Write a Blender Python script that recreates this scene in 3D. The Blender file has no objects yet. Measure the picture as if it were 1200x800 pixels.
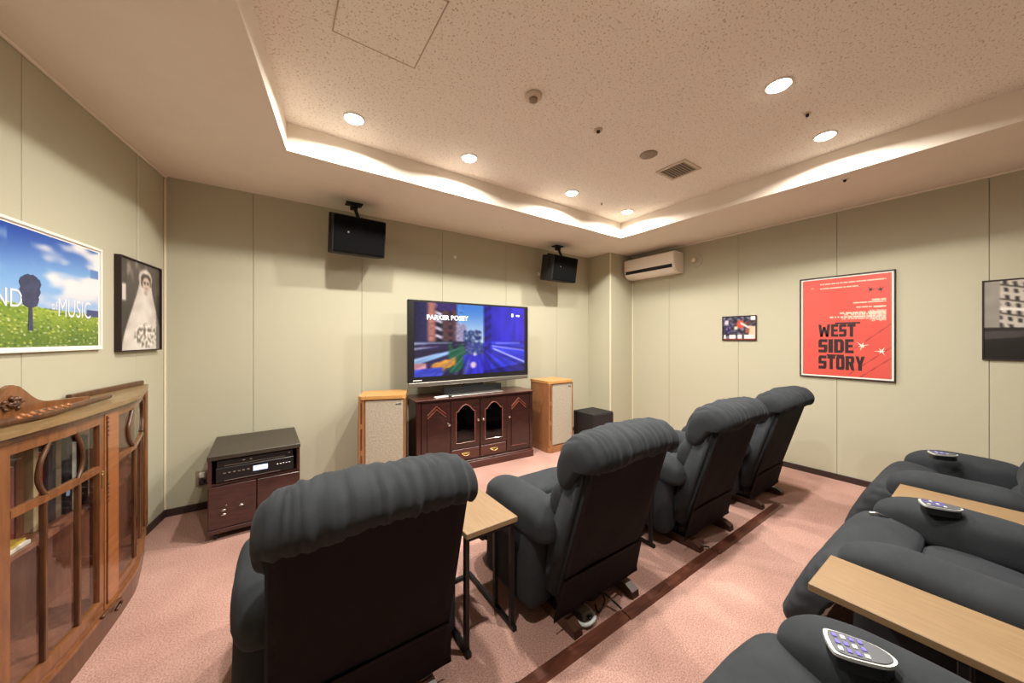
import bpy, bmesh, math, random
from mathutils import Vector, Matrix, noise
random.seed(7)
PI = math.pi
SC = bpy.context.scene
COL = SC.collection

# ---------------------------------------------------------------- camera, world, exposure
cam = bpy.data.cameras.new('camera')
cam.lens = 12.0; cam.sensor_width = 36.0; cam.sensor_fit = 'HORIZONTAL'
cam.shift_y = -0.0025; cam.clip_start = 0.02
cam_o = bpy.data.objects.new('camera', cam); COL.objects.link(cam_o)
cam_o.location = (0, 0, 1.38); cam_o.rotation_euler = (PI/2, 0, math.radians(-34.685))
SC.camera = cam_o
world = bpy.data.worlds.new('room_world'); SC.world = world; world.use_nodes = True
world.node_tree.nodes['Background'].inputs[0].default_value = (0.02, 0.02, 0.02, 1)
SC.view_settings.view_transform = 'Standard'; SC.view_settings.look = 'None'
SC.view_settings.gamma = 1.0; SC.view_settings.use_curve_mapping = False
SC.view_settings.exposure = 0.0
LAMP_W = 34.0                      # watts of each ceiling downlight
LAMP_COL = (1.0, 0.95, 0.865)
DISC_E = 14.0

# ---------------------------------------------------------------- materials
def lin(c): return c/12.92 if c <= 0.04045 else ((c+0.055)/1.055)**2.4
def rgb(r, g, b): return (lin(r/255), lin(g/255), lin(b/255), 1.0)

class NT:
    def __init__(s, name):
        s.m = bpy.data.materials.new(name); s.m.use_nodes = True
        s.t = s.m.node_tree; s.b = s.t.nodes['Principled BSDF']; s.out = s.t.nodes['Material Output']
    def n(s, kind, **kw):
        nd = s.t.nodes.new(kind)
        for k, v in kw.items():
            if k in nd.inputs: nd.inputs[k].default_value = v
            else: setattr(nd, k, v)
        return nd
    def l(s, a, b): s.t.links.new(a, b)
    def ramp(s, src, stops):
        r = s.t.nodes.new('ShaderNodeValToRGB'); e = r.color_ramp.elements
        e[0].position, e[0].color = stops[0]; e[1].position, e[1].color = stops[-1]
        for p, c in stops[1:-1]:
            x = e.new(p); x.color = c
        s.l(src, r.inputs[0]); return r.outputs[0]
    def coord(s, scale=(1, 1, 1), kind='Object'):
        c = s.n('ShaderNodeTexCoord'); m = s.n('ShaderNodeMapping'); m.inputs['Scale'].default_value = scale
        s.l(c.outputs[kind], m.inputs[0]); return m.outputs[0]
    def bump(s, h, strength, dist=0.01):
        b = s.n('ShaderNodeBump', Strength=strength, Distance=dist); s.l(h, b.inputs['Height']); s.l(b.outputs[0], s.b.inputs['Normal'])

def plain(name, c, rough=0.5, metal=0.0, var=0.0, scale=30, emit=0, spec=0.5, bump=0):
    q = NT(name); q.b.inputs['Roughness'].default_value = rough; q.b.inputs['Metallic'].default_value = metal
    q.b.inputs['Specular IOR Level'].default_value = spec
    q.b.inputs['Base Color'].default_value = c
    if var or bump:
        t = q.n('ShaderNodeTexNoise', Scale=scale, Detail=4.0); q.l(q.coord(), t.inputs['Vector'])
        if var:
            lo = tuple(x*(1-var) for x in c[:3])+(1,); hi = tuple(min(1, x*(1+var)) for x in c[:3])+(1,)
            q.l(q.ramp(t.outputs['Fac'], [(0.3, lo), (0.7, hi)]), q.b.inputs['Base Color'])
        if bump: q.bump(t.outputs['Fac'], bump)
    if emit:
        q.b.inputs['Emission Color'].default_value = c; q.b.inputs['Emission Strength'].default_value = emit
    return q.m

def wood(name, c1, c2, scale=(3, 3, 30), rough=0.4, coat=0.0, spec=0.5):
    q = NT(name)
    v = q.coord(scale)
    t = q.n('ShaderNodeTexNoise', Scale=2.2, Detail=6.0, Roughness=0.6, Distortion=0.8); q.l(v, t.inputs['Vector'])
    mid = tuple((a+b)/2 for a, b in zip(c1, c2))
    q.l(q.ramp(t.outputs['Fac'], [(0.3, c1), (0.5, mid), (0.7, c2)]), q.b.inputs['Base Color'])
    q.b.inputs['Roughness'].default_value = rough; q.b.inputs['Coat Weight'].default_value = coat
    q.b.inputs['Specular IOR Level'].default_value = spec
    q.bump(t.outputs['Fac'], 0.08, 0.002)
    return q.m

def fabric(name, c, sheen=0.6):
    q = NT(name)
    t = q.n('ShaderNodeTexNoise', Scale=9.0, Detail=5.0, Roughness=0.6); q.l(q.coord(), t.inputs['Vector'])
    t2 = q.n('ShaderNodeTexNoise', Scale=420.0, Detail=2.0); q.l(q.coord(), t2.inputs['Vector'])
    lo = tuple(x*0.85 for x in c[:3])+(1,); hi = tuple(x*1.16 for x in c[:3])+(1,)
    q.l(q.ramp(t.outputs['Fac'], [(0.3, lo), (0.7, hi)]), q.b.inputs['Base Color'])
    q.b.inputs['Roughness'].default_value = 0.9; q.b.inputs['Specular IOR Level'].default_value = 0.2
    q.b.inputs['Sheen Weight'].default_value = sheen; q.b.inputs['Sheen Roughness'].default_value = 0.45
    q.b.inputs['Sheen Tint'].default_value = rgb(190, 205, 220)
    q.bump(t2.outputs['Fac'], 0.15, 0.002)
    return q.m

def thin_glass(name, tint=(1, 1, 1, 1), rough=0.0, ior=1.5):
    q = NT(name)
    tr = q.n('ShaderNodeBsdfTransparent'); tr.inputs[0].default_value = tint
    gl = q.n('ShaderNodeBsdfGlossy'); gl.inputs['Roughness'].default_value = rough
    fr = q.n('ShaderNodeFresnel', IOR=ior); mx = q.n('ShaderNodeMixShader')
    ge = q.n('ShaderNodeNewGeometry'); iv = q.n('ShaderNodeMath', operation='SUBTRACT'); iv.inputs[0].default_value = 1.0; q.l(ge.outputs['Backfacing'], iv.inputs[1])
    mu = q.n('ShaderNodeMath', operation='MULTIPLY'); q.l(fr.outputs[0], mu.inputs[0]); q.l(iv.outputs[0], mu.inputs[1]); q.l(mu.outputs[0], mx.inputs[0]); q.l(tr.outputs[0], mx.inputs[1]); q.l(gl.outputs[0], mx.inputs[2])
    q.l(mx.outputs[0], q.out.inputs[0]); q.t.nodes.remove(q.b)
    return q.m

def vcol(name, emit=0.0, rough=0.35):
    q = NT(name); a = q.n('ShaderNodeAttribute', attribute_name='Col')
    q.b.inputs['Roughness'].default_value = rough
    if emit:
        q.b.inputs['Base Color'].default_value = (0.01, 0.01, 0.01, 1)
        q.l(a.outputs['Color'], q.b.inputs['Emission Color']); q.b.inputs['Emission Strength'].default_value = emit
    else: q.l(a.outputs['Color'], q.b.inputs['Base Color'])
    return q.m

def m_carpet():
    q = NT('pink_carpet')
    t = q.n('ShaderNodeTexNoise', Scale=150.0, Detail=3.0, Roughness=0.7); q.l(q.coord(), t.inputs['Vector'])
    t2 = q.n('ShaderNodeTexNoise', Scale=2.0, Detail=3.0); q.l(q.coord(), t2.inputs['Vector'])
    a = q.ramp(t.outputs['Fac'], [(0.3, rgb(150, 107, 97)), (0.5, rgb(186, 147, 135)), (0.7, rgb(210, 177, 164))])
    b = q.ramp(t2.outputs['Fac'], [(0.35, rgb(228, 224, 222)), (0.65, rgb(255, 255, 255))])
    mx = q.n('ShaderNodeMix', data_type='RGBA', blend_type='MULTIPLY'); mx.inputs[0].default_value = 1
    q.l(a, mx.inputs[6]); q.l(b, mx.inputs[7]); q.l(mx.outputs[2], q.b.inputs['Base Color'])
    q.b.inputs['Roughness'].default_value = 1.0; q.b.inputs['Specular IOR Level'].default_value = 0.05
    q.bump(t.outputs['Fac'], 0.6, 0.006)
    return q.m

def m_acoustic():
    q = NT('acoustic_board')
    t = q.n('ShaderNodeTexNoise', Scale=105.0, Detail=2.0, Roughness=0.5, Distortion=0.5); q.l(q.coord(), t.inputs['Vector'])
    f = q.ramp(t.outputs['Fac'], [(0.33, rgb(204, 187, 168)), (0.41, rgb(246, 239, 228)), (0.75, rgb(249, 243, 233))])
    q.l(f, q.b.inputs['Base Color']); q.b.inputs['Roughness'].default_value = 0.95; q.b.inputs['Specular IOR Level'].default_value = 0.1
    h = q.ramp(t.outputs['Fac'], [(0.345, (0, 0, 0, 1)), (0.42, (1, 1, 1, 1))])
    q.bump(h, 0.25, 0.003)
    return q.m

def m_wall():
    q = NT('beige_wall_cloth')
    t = q.n('ShaderNodeTexNoise', Scale=260.0, Detail=2.0); q.l(q.coord((1, 1, 1)), t.inputs['Vector'])
    q.l(q.ramp(t.outputs['Fac'], [(0.3, rgb(182, 178, 155)), (0.7, rgb(189, 185, 163))]), q.b.inputs['Base Color'])
    q.b.inputs['Roughness'].default_value = 0.85; q.b.inputs['Specular IOR Level'].default_value = 0.2
    q.bump(t.outputs['Fac'], 0.06, 0.002)
    return q.m

M = dict(
    carpet=m_carpet(), acoustic=m_acoustic(), wall=m_wall(),
    joint=plain('wall_joint', rgb(165, 158, 135), 0.9),
    soffit=plain('soffit_paint', rgb(236, 226, 212), 0.9, var=0.02, scale=4, spec=0.1),
    cream=plain('cream_trim', rgb(226, 216, 190), 0.6),
    base=plain('dark_baseboard', rgb(52, 36, 33), 0.5),
    fab=fabric('slate_microsuede', rgb(46, 49, 52), 0.05),
    nyl=plain('dark_backcloth', rgb(42, 37, 40), 0.75, var=0.1, scale=12, spec=0.3),
    footwood=wood('dark_foot_wood', rgb(58, 36, 28), rgb(84, 55, 42), (20, 3, 20)),
    black=plain('black_plastic', rgb(24, 24, 26), 0.35),
    blackm=plain('black_matt', rgb(22, 21, 21), 0.7, var=0.1),
    blackcloth=plain('black_speaker_cloth', rgb(12, 12, 12), 0.95, spec=0.1),
    mahog_l=wood('mahogany_highlight', rgb(96, 52, 42), rgb(134, 80, 64), (4, 22, 22), 0.25, 0.3),  # lighter mahogany: moulding highlights put into the colour
    hatchline=plain('hatch_frame', rgb(190, 172, 150), 0.6),
    blackmetal=plain('black_steel', rgb(28, 26, 26), 0.45, 0.3),
    silver=plain('silver', rgb(190, 188, 184), 0.3, 0.9),
    darksilver=plain('grey_silver', rgb(150, 146, 138), 0.35, 0.8),
    chrome=plain('chrome', rgb(225, 225, 222), 0.15, 1.0),
    brass=plain('antique_brass', rgb(196, 168, 110), 0.3, 0.9),
    white=plain('white_plastic', rgb(236, 233, 226), 0.4),
    acwhite=plain('air_conditioner_white', rgb(246, 236, 226), 0.35),
    mahog=wood('mahogany', rgb(34, 16, 14), rgb(60, 29, 24), (4, 4, 22), 0.3, 0.3),
    mahog_h=wood('mahogany_top', rgb(52, 25, 21), rgb(90, 46, 37), (3, 22, 22), 0.3, 0.3),
    rackwood=wood('rack_rosewood', rgb(44, 24, 22), rgb(72, 40, 36), (4, 4, 20), 0.3, 0.4),
    racktop=wood('rack_top', rgb(48, 42, 34), rgb(66, 58, 48), (3, 20, 20), 0.45),
    oak=wood('honey_oak', rgb(136, 90, 56), rgb(162, 112, 72), (24, 24, 2.5), 0.4, 0.1),
    oak_top=wood('honey_oak_top', rgb(176, 126, 70), rgb(200, 150, 90), (3, 24, 24), 0.4, 0.1),
    vit=wood('walnut_gold', rgb(98, 60, 34), rgb(136, 86, 50), (16, 16, 2.5), 0.32, 0.3),
    vitdark=wood('walnut_dark', rgb(58, 34, 20), rgb(98, 60, 34), (14, 14, 2.5), 0.35, 0.3),
    vitburl=wood('walnut_burl', rgb(134, 80, 42), rgb(164, 104, 60), (2, 2, 26), 0.3, 0.4),
    vitback=wood('walnut_back', rgb(112, 72, 56), rgb(140, 94, 74), (14, 14, 2.5), 0.4, 0.1),
    vittop=wood('walnut_top', rgb(116, 92, 60), rgb(144, 116, 78), (3, 22, 22), 0.4, 0.2),
    tabletop=wood('beech_laminate', rgb(126, 101, 71), rgb(141, 116, 84), (30, 2.5, 20), 0.42),
    cover=wood('cable_cover_brown', rgb(72, 42, 33), rgb(112, 66, 50), (2, 12, 12), 0.32, 0.3),
    grille=plain('speaker_cloth', rgb(168, 160, 143), 0.9, var=0.12, scale=60, bump=0.3),
    glass=thin_glass('cabinet_glass', (0.96, 0.96, 0.95, 1), 0.0, 1.75),
    darkglass=thin_glass('smoked_glass', (0.35, 0.33, 0.33, 1), 0.02, 1.5),
    cordw=plain('white_cord', rgb(214, 222, 220), 0.4),
    cordb=plain('black_cord', rgb(20, 20, 22), 0.4),
    adapter=plain('grey_adapter', rgb(110, 104, 98), 0.5),
    lamp=plain('lamp_glow', (1.0, 0.93, 0.8, 1), 0.4, emit=DISC_E),
    disp=plain('lit_display', rgb(190, 215, 255), 0.4, emit=1.1),
    keyblue=plain('violet_keys', rgb(92, 84, 168), 0.4),
    remgrey=plain('remote_grey', rgb(70, 74, 80), 0.4),
    remwhite=plain('remote_shell', rgb(205, 205, 205), 0.3, 0.3),
    paper=plain('paper_white', rgb(232, 228, 220), 0.7),
    red=plain('poster_red', rgb(226, 82, 76), 0.45),
    ink=plain('black_ink', rgb(38, 20, 24), 0.5),
    inkw=plain('white_ink', rgb(250, 226, 210), 0.5),
    txtw=plain('white_letters', rgb(222, 226, 236), 0.5),
    scrtxt=plain('screen_letters', rgb(235, 240, 255), 0.5, emit=0.9),
    picture=vcol('printed_picture'), screen=vcol('screen_picture', 0.95, 0.15),
    ventgrey=plain('vent_grey', rgb(150, 134, 116), 0.6), beigepl=plain('beige_plastic', rgb(206, 190, 168), 0.5),
)
BOOKC = {}
def bookmat(c):
    if c not in BOOKC: BOOKC[c] = plain('book_cover', rgb(*c), 0.4, var=0.08, scale=40)
    return BOOKC[c]

# ---------------------------------------------------------------- helpers
def link(name, me, mat=None, parent=None, smooth=False):
    o = bpy.data.objects.new(name, me); COL.objects.link(o)
    if mat is not None: me.materials.append(mat)
    if smooth: me.polygons.foreach_set('use_smooth', [True]*len(me.polygons))
    if parent is not None: o.parent = parent
    return o
def thing(name, label, cat, loc=(0, 0, 0), rz=0.0, group=None):
    o = bpy.data.objects.new(name, None); COL.objects.link(o); o.empty_display_size = 0.1
    o.location = loc; o.rotation_euler = (0, 0, rz); return tag(o, label, cat, group)
def tag(o, label, cat, group=None):
    o['label'] = label; o['category'] = cat
    if group: o['group'] = group
    return o
def struct(o): o['kind'] = 'structure'; return o
def dup(root, loc, rz=0.0, label=None, group=None):
    r = root.copy(); COL.objects.link(r); r.location = loc; r.rotation_euler = (0, 0, rz)
    if label: r['label'] = label
    if group: r['group'] = group
    for ch in list(root.children):
        c = ch.copy(); COL.objects.link(c); c.parent = r
        for g in list(ch.children):
            d = g.copy(); COL.objects.link(d); d.parent = c
    return r

class MB:
    def __init__(s): s.bm = bmesh.new()
    def box(s, x0, x1, y0, y1, z0, z1, bev=0.0, mat=None, seg=1):
        b = bmesh.new(); bmesh.ops.create_cube(b, size=1.0)
        for v in b.verts:
            v.co = Vector(((x0+x1)/2+v.co.x*(x1-x0), (y0+y1)/2+v.co.y*(y1-y0), (z0+z1)/2+v.co.z*(z1-z0)))
        if bev > 0: bmesh.ops.bevel(b, geom=list(b.edges), offset=bev, segments=seg, affect='EDGES', profile=0.5)
        if mat is not None: b.transform(mat)
        me = bpy.data.meshes.new('tmp'); b.to_mesh(me); b.free(); s.bm.from_mesh(me); bpy.data.meshes.remove(me); return s
    def prism(s, pts, z0, z1, mat=None):
        bot = [Vector((p[0], p[1], z0)) for p in pts]; top = [Vector((p[0], p[1], z1)) for p in pts]
        if mat is not None: bot = [mat @ v for v in bot]; top = [mat @ v for v in top]
        a = [s.bm.verts.new(v) for v in bot]; b = [s.bm.verts.new(v) for v in top]; n = len(pts)
        s.bm.faces.new(a[::-1]); s.bm.faces.new(b)
        for i in range(n): s.bm.faces.new((a[i], a[(i+1) % n], b[(i+1) % n], b[i]))
        return s
    def prof(s, pts, x0, x1, axis='x'):
        """extrude a (y,z) outline from x0 to x1"""
        if axis == 'x': f = lambda p, t: Vector((t, p[0], p[1]))
        else: f = lambda p, t: Vector((p[0], t, p[1]))
        a = [s.bm.verts.new(f(p, x0)) for p in pts]; b = [s.bm.verts.new(f(p, x1)) for p in pts]; n = len(pts)
        s.bm.faces.new(a[::-1]); s.bm.faces.new(b)
        for i in range(n): s.bm.faces.new((a[i], a[(i+1) % n], b[(i+1) % n], b[i]))
        return s
    def tube(s, path, r, seg=8, closed=False):
        P = [Vector(p) for p in path]; n = len(P); rings = []
        a = None
        for i in range(n):
            d = (P[(i+1) % n]-P[i-1]) if closed else (P[min(i+1, n-1)]-P[max(i-1, 0)])
            d.normalize()
            if a is None: a = d.cross(Vector((0, 0, 1)) if abs(d.z) < 0.9 else Vector((1, 0, 0))).normalized()
            else: a = (a-d*a.dot(d)).normalized()
            b = a.cross(d).normalized()
            rr = r[i] if isinstance(r, (list, tuple)) else r
            rings.append([s.bm.verts.new(P[i]+a*math.cos(2*PI*k/seg)*rr+b*math.sin(2*PI*k/seg)*rr) for k in range(seg)])
        m = n if closed else n-1
        for i in range(m):
            A, B = rings[i], rings[(i+1) % n]
            for k in range(seg):
                try: s.bm.faces.new((A[k], A[(k+1) % seg], B[(k+1) % seg], B[k]))
                except ValueError: pass
        if not closed: s.bm.faces.new(rings[0][::-1]); s.bm.faces.new(rings[-1])
        return s
    def lathe(s, prof, c=(0, 0, 0), seg=24, mat=None):
        """prof: (radius, z) list, around the z axis"""
        rings = []
        for r, z in prof:
            ring = []
            for k in range(seg):
                v = Vector((c[0]+r*math.cos(2*PI*k/seg), c[1]+r*math.sin(2*PI*k/seg), c[2]+z))
                if mat is not None: v = mat @ v
                ring.append(s.bm.verts.new(v))
            rings.append(ring)
        for A, B in zip(rings, rings[1:]):
            for k in range(seg): s.bm.faces.new((A[k], A[(k+1) % seg], B[(k+1) % seg], B[k]))
        s.bm.faces.new(rings[0][::-1]); s.bm.faces.new(rings[-1])
        return s
    def build(s, name, mat, parent=None, smooth=False, fix=True):
        if fix: bmesh.ops.recalc_face_normals(s.bm, faces=list(s.bm.faces))
        me = bpy.data.meshes.new(name); s.bm.to_mesh(me); s.bm.free()
        return link(name, me, mat, parent, smooth)

def catmull(loop, n, closed=True):
    P = [Vector(p) for p in loop]; m = len(P); out = []
    tot = m if closed else m-1
    for i in range(n):
        t = i/n*tot if closed else i/(n-1)*tot*0.999999
        k = int(t); f = t-k
        g = (lambda j: P[j % m]) if closed else (lambda j: P[max(0, min(m-1, j))])
        p0, p1, p2, p3 = g(k-1), g(k), g(k+1), g(k+2)
        out.append(0.5*((2*p1)+(-p0+p2)*f+(2*p0-5*p1+4*p2-p3)*f*f+(-p0+3*p1-3*p2+p3)*f**3))
    return out

def puff(loop, w, axis='x', c=0.0, n_t=40, n_l=44, power=4.0, wr=None, bend=None, q=None):
    """a padded cushion: the closed outline swept along an axis, drawn in at both ends"""
    L = catmull([(a, b, 0) for a, b in loop], n_l); cen = sum(L, Vector())/n_l
    bm = bmesh.new(); rings = []; q = q or power
    for i in range(n_t+1):
        t = math.sin((i/n_t-0.5)*PI) if i not in (0, n_t) else (-1 if i == 0 else 1)
        sc = max(0.012, max(0.0, 1-abs(t)**power)**(1/q))
        ring = []
        for p in L:
            a, b = cen.x+(p.x-cen.x)*sc, cen.y+(p.y-cen.y)*sc
            if axis == 'x': v = Vector((c+w/2*t, a, b))
            else: v = Vector((a, c+w/2*t, b))
            if bend: v = bend(v, t)
            ring.append(bm.verts.new(v))
        rings.append(ring)
    for A, B in zip(rings, rings[1:]):
        for k in range(n_l): bm.faces.new((A[k], A[(k+1) % n_l], B[(k+1) % n_l], B[k]))
    bm.faces.new(rings[0][::-1]); bm.faces.new(rings[-1])
    bmesh.ops.recalc_face_normals(bm, faces=list(bm.faces))
    bm.normal_update()
    if wr:
        off = [(v, v.normal*wr(v.co)*(1-abs(((v.co.x if axis == 'x' else v.co.y)-c)/(w/2))**14 if abs(((v.co.x if axis == 'x' else v.co.y)-c)/(w/2)) < 1 else 0)) for v in bm.verts]
        for v, d in off: v.co += d
    me = bpy.data.meshes.new('cushion'); bm.to_mesh(me); bm.free(); return me

def picture(name, w, h, nx, ny, fn, mat, parent, y=0.0):
    """a printed sheet in the local XZ plane facing -Y, colours computed per point; u right, v down"""
    me = bpy.data.meshes.new(name)
    vs = [(-w/2+w*i/nx, y, h/2-h*j/ny) for j in range(ny+1) for i in range(nx+1)]
    fs = []
    for j in range(ny):
        for i in range(nx):
            a = j*(nx+1)+i; fs.append((a, a+nx+1, a+nx+2, a+1))
    me.from_pydata(vs, [], fs)
    at = me.color_attributes.new('Col', 'FLOAT_COLOR', 'POINT'); buf = []
    for j in range(ny+1):
        for i in range(nx+1):
            c = fn(i/nx, j/ny); buf += [lin(max(0, min(255, c[0]))/255), lin(max(0, min(255, c[1]))/255), lin(max(0, min(255, c[2]))/255), 1.0]
    at.data.foreach_set('color', buf)
    return link(name, me, mat, parent)

def soft(fn, r):
    o = ((-r, -r), (r, -r), (-r, r), (r, r), (0, 0))
    def g(u, v):
        a = [fn(u+x+0.4*r*nz(u*60, v*60), v+y) for x, y in o]
        return tuple(sum(c[k] for c in a)/5 for k in range(3))
    return g

def lettering(body, mat, parent, x0, x1, z0, z1, y, bold=0.0, name='lettering', depth=0.0006, shear=0.0):
    """flat letters facing -Y that fill the box x0..x1, z0..z1"""
    cu = bpy.data.curves.new('txt', 'FONT'); cu.body = body; cu.size = 1.0; cu.extrude = 0.01; cu.offset = bold; cu.shear = shear
    ob = bpy.data.objects.new('txt', cu); COL.objects.link(ob)
    dg = bpy.context.evaluated_depsgraph_get(); me = bpy.data.meshes.new_from_object(ob.evaluated_get(dg))
    bpy.data.objects.remove(ob); bpy.data.curves.remove(cu)
    xs = [v.co.x for v in me.vertices]; ys = [v.co.y for v in me.vertices]
    ax, bx, ay, by = min(xs), max(xs), min(ys), max(ys)
    for v in me.vertices:
        v.co = Vector((x0+(v.co.x-ax)/(bx-ax)*(x1-x0), y-(depth if v.co.z > 0 else 0), z0+(v.co.y-ay)/(by-ay)*(z1-z0)))
    me.materials.clear()
    return link(name, me, mat, parent)

def lerp(a, b, t): return tuple(x+(y-x)*t for x, y in zip(a, b))
def ss(a, b, x):
    t = max(0.0, min(1.0, (x-a)/(b-a))); return t*t*(3-2*t)
def nz(x, y, s=1.0, o=0.0): return noise.noise(Vector((x*s, y*s, o)))

# ---------------------------------------------------------------- room shell
ZS, ZC = 2.64, 2.83                 # soffit and coffer heights
YW, XR, YB = 3.705, 4.53, -2.3      # front wall, right wall, rear wall
def xl(y): return -0.71-0.166*(YW-y)  # left wall line
LW_ANG = math.atan2(0.9865, 0.1637)  # its local +x runs towards the far corner, local +y into the wall
LD = Vector((-0.16376, -0.9865, 0)); LN = Vector((0.9865, -0.16376, 0)); C0 = Vector((-0.71, YW, 0))

fl = MB().prism([(xl(YB)-0.1, YB-0.1), (XR+0.1, YB-0.1), (XR+0.1, YW+0.1), (xl(YW)-0.1, YW+0.1)], -0.06, 0).build('floor', M['carpet'])
struct(fl)
ce = struct(MB().box(xl(YB)-0.2, XR+0.2, YB-0.2, YW+0.2, ZC, ZC+0.06).build('ceiling', M['acoustic']))
# soffit ring around the coffer
out = [(xl(YB)-0.2, YB-0.2), (XR+0.2, YB-0.2), (XR+0.2, YW+0.2), (xl(YW)-0.2, YW+0.2)]
YF, XC, YN = 2.735, 3.55, -1.6
def xcl(y): return 0.06-0.163*(YF-y)
inn = [(xcl(YN), YN), (XC, YN), (XC, YF), (xcl(YF), YF)]
bm = bmesh.new()
V = [[bm.verts.new((p[0], p[1], z)) for p in ring] for ring in (out, inn) for z in (ZS, ZC)]
ob_, ot, ib, it = V
for i in range(4):
    j = (i+1) % 4
    bm.faces.new((ob_[i], ob_[j], ib[j], ib[i])); bm.faces.new((ot[i], ot[j], it[j], it[i]))
    bm.faces.new((ob_[i], ob_[j], ot[j], ot[i])); bm.faces.new((ib[i], ib[j], it[j], it[i]))
m_ = MB(); m_.bm.free(); m_.bm = bm
m_.build('soffit', M['soffit'], ce)
# access hatch in the coffer board
ax0, ax1, ay0, ay1 = 0.217, 0.612, 1.36, 1.80
MB().box(ax0+0.006, ax1-0.006, ay0+0.006, ay1-0.006, ZC-0.004, ZC+0.01).build('access_hatch', M['acoustic'], ce)
hf = MB()
for b in ((ax0, ax1, ay0, ay0+0.005), (ax0, ax1, ay1-0.005, ay1), (ax0, ax0+0.005, ay0, ay1), (ax1-0.005, ax1, ay0, ay1)):
    hf.box(b[0], b[1], b[2], b[3], ZC-0.005, ZC+0.01)
hf.build('hatch_frame', M['hatchline'], ce)

def wall_root(name, loc, rz, length, back=0.08):
    w = struct(MB().box(-0.02, length+0.02, 0.012, back, 0, ZS+0.02).build(name, M['joint']))
    w.location = loc; w.rotation_euler = (0, 0, rz); return w
def panels(w, cuts):
    for a, b in zip(cuts, cuts[1:]):
        MB().box(a+0.0014, b-0.0014, 0, 0.0125, 0.03, ZS+0.004, 0.0015).build('wall_panel', M['wall'], w)
# front wall: local x = world x
wf = wall_root('wall_front', (xl(YW), YW, 0), 0, XR-xl(YW))
o_ = xl(YW)
panels(wf, [0, -0.16-o_, 0.716-o_, 1.587-o_, 2.47-o_, 3.35-o_, XR-o_])
# right wall: local x runs towards the camera side (-y), local y = +x
wr_ = wall_root('wall_right', (XR, YW, 0), -PI/2, YW-YB)
panels(wr_, [0, 0.145, 1.025, 1.895, 2.765, 3.635, 4.505, 5.375, YW-YB])
wlen = (YW-YB)/0.9865
p0 = C0+LD*wlen
wl = wall_root('wall_left', tuple(p0), LW_ANG, wlen)
panels(wl, [0]+[wlen-s for s in (5.7, 4.81, 3.925, 3.04, 2.15, 1.265, 0.378)]+[wlen])
wb = wall_root('wall_rear', (XR, YB, 0), PI, XR-xl(YB))
panels(wb, [0, 0.9, 1.8, 2.7, 3.6, 4.5, 5.4, XR-xl(YB)])
# boxed column in the far right corner
XCO, YCO = 4.01, 3.275
col = struct(MB().box(XCO, XR-0.001, YCO, YW-0.001, 0, ZS+0.004).build('wall_corner', M['wall']))
tr = struct(MB().box(XCO-0.004, XCO+0.014, YCO-0.004, YCO+0.014, 0.05, ZS, 0.002).build('trim_1', M['cream']))
struct(MB().box(XR-0.016, XR-0.001, YCO-0.014, YCO-0.001, 0.05, ZS, 0.002).build('trim_2', M['cream']))
# slim moulding where walls meet soffit
struct(MB().box(XR-0.02, XR-0.0005, YB, YCO, ZS-0.016, ZS+0.001, 0.004).build('trim_3', M['soffit']))
t4 = MB().box(0, wlen, -0.02, -0.0005, ZS-0.016, ZS+0.001, 0.004).build('trim_4', M['soffit']); t4.location = p0; t4.rotation_euler = (0, 0, LW_ANG); struct(t4)
t5 = MB().box(wlen-0.014, wlen, -0.014, -0.0005, 0.06, ZS-0.02, 0.003).build('trim_5', M['cream']); t5.location = p0; t5.rotation_euler = (0, 0, LW_ANG); struct(t5)
# baseboards
HB, TB = 0.058, 0.012
struct(MB().box(xl(YW), XCO, YW-TB, YW-0.0005, 0, HB, 0.002).build('baseboard_front', M['base']))
struct(MB().box(XR-TB, XR-0.0005, YB, YCO, 0, HB, 0.002).build('baseboard_right', M['base']))
bl = struct(MB().box(0, wlen, -TB, -0.0005, 0, HB, 0.002).build('baseboard_left', M['base'])); bl.location = p0; bl.rotation_euler = (0, 0, LW_ANG)
struct(MB().box(XCO-TB, XR-TB-0.001, YCO-TB, YCO-0.0005, 0, HB, 0.002).box(XCO-TB, XCO-0.0005, YCO, YW-TB-0.001, 0, HB, 0.002).build('baseboard_corner', M['base']))

# ---------------------------------------------------------------- ceiling fittings
def downlight(x, y, label, group=None):
    t = thing('downlight', label, 'ceiling light', (x, y, ZC), 0, group)
    MB().lathe([(0.058, 0.0), (0.068, 0.0), (0.068, -0.004), (0.062, -0.007), (0.055, -0.004), (0.055, 0.0)], seg=32).build('trim_ring', M['white'], t, True)
    MB().lathe([(0.001, -0.0005), (0.056, -0.0005), (0.052, -0.010), (0.036, -0.018), (0.001, -0.022)], seg=32).build('lamp', M['lamp'], t, True)
    la = bpy.data.lights.new('downlight_beam', 'AREA'); la.shape = 'DISK'; la.size = 0.085; la.energy = LAMP_W
    la.color = LAMP_COL; la.spread = math.radians(164)
    lo = bpy.data.objects.new('downlight_beam', la); COL.objects.link(lo); lo.parent = t; lo.location = (0, 0, -0.026)
DL = [(0.424, 2.44, 'glowing round downlight in the far ceiling row, leftmost, by the coffer corner'),
      (1.276, 2.444, 'glowing round downlight in the far ceiling row, second from left'),
      (2.418, 2.451, 'glowing round downlight in the far ceiling row, third from left'),
      (3.295, 2.453, 'glowing round downlight in the far ceiling row, rightmost, at the coffer corner above air conditioner'),
      (2.364, 0.737, 'largest glowing round downlight, in the nearer ceiling row at right'),
      (3.225, 0.732, 'glowing round downlight in the nearer row, beside the right coffer edge'),
      (1.375, 0.737, 'round downlight cut by the top edge of the picture')]
for a in DL: downlight(*a)
downlight(0.18, 0.737, 'round ceiling downlight above the camera, just outside the top edge')

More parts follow.
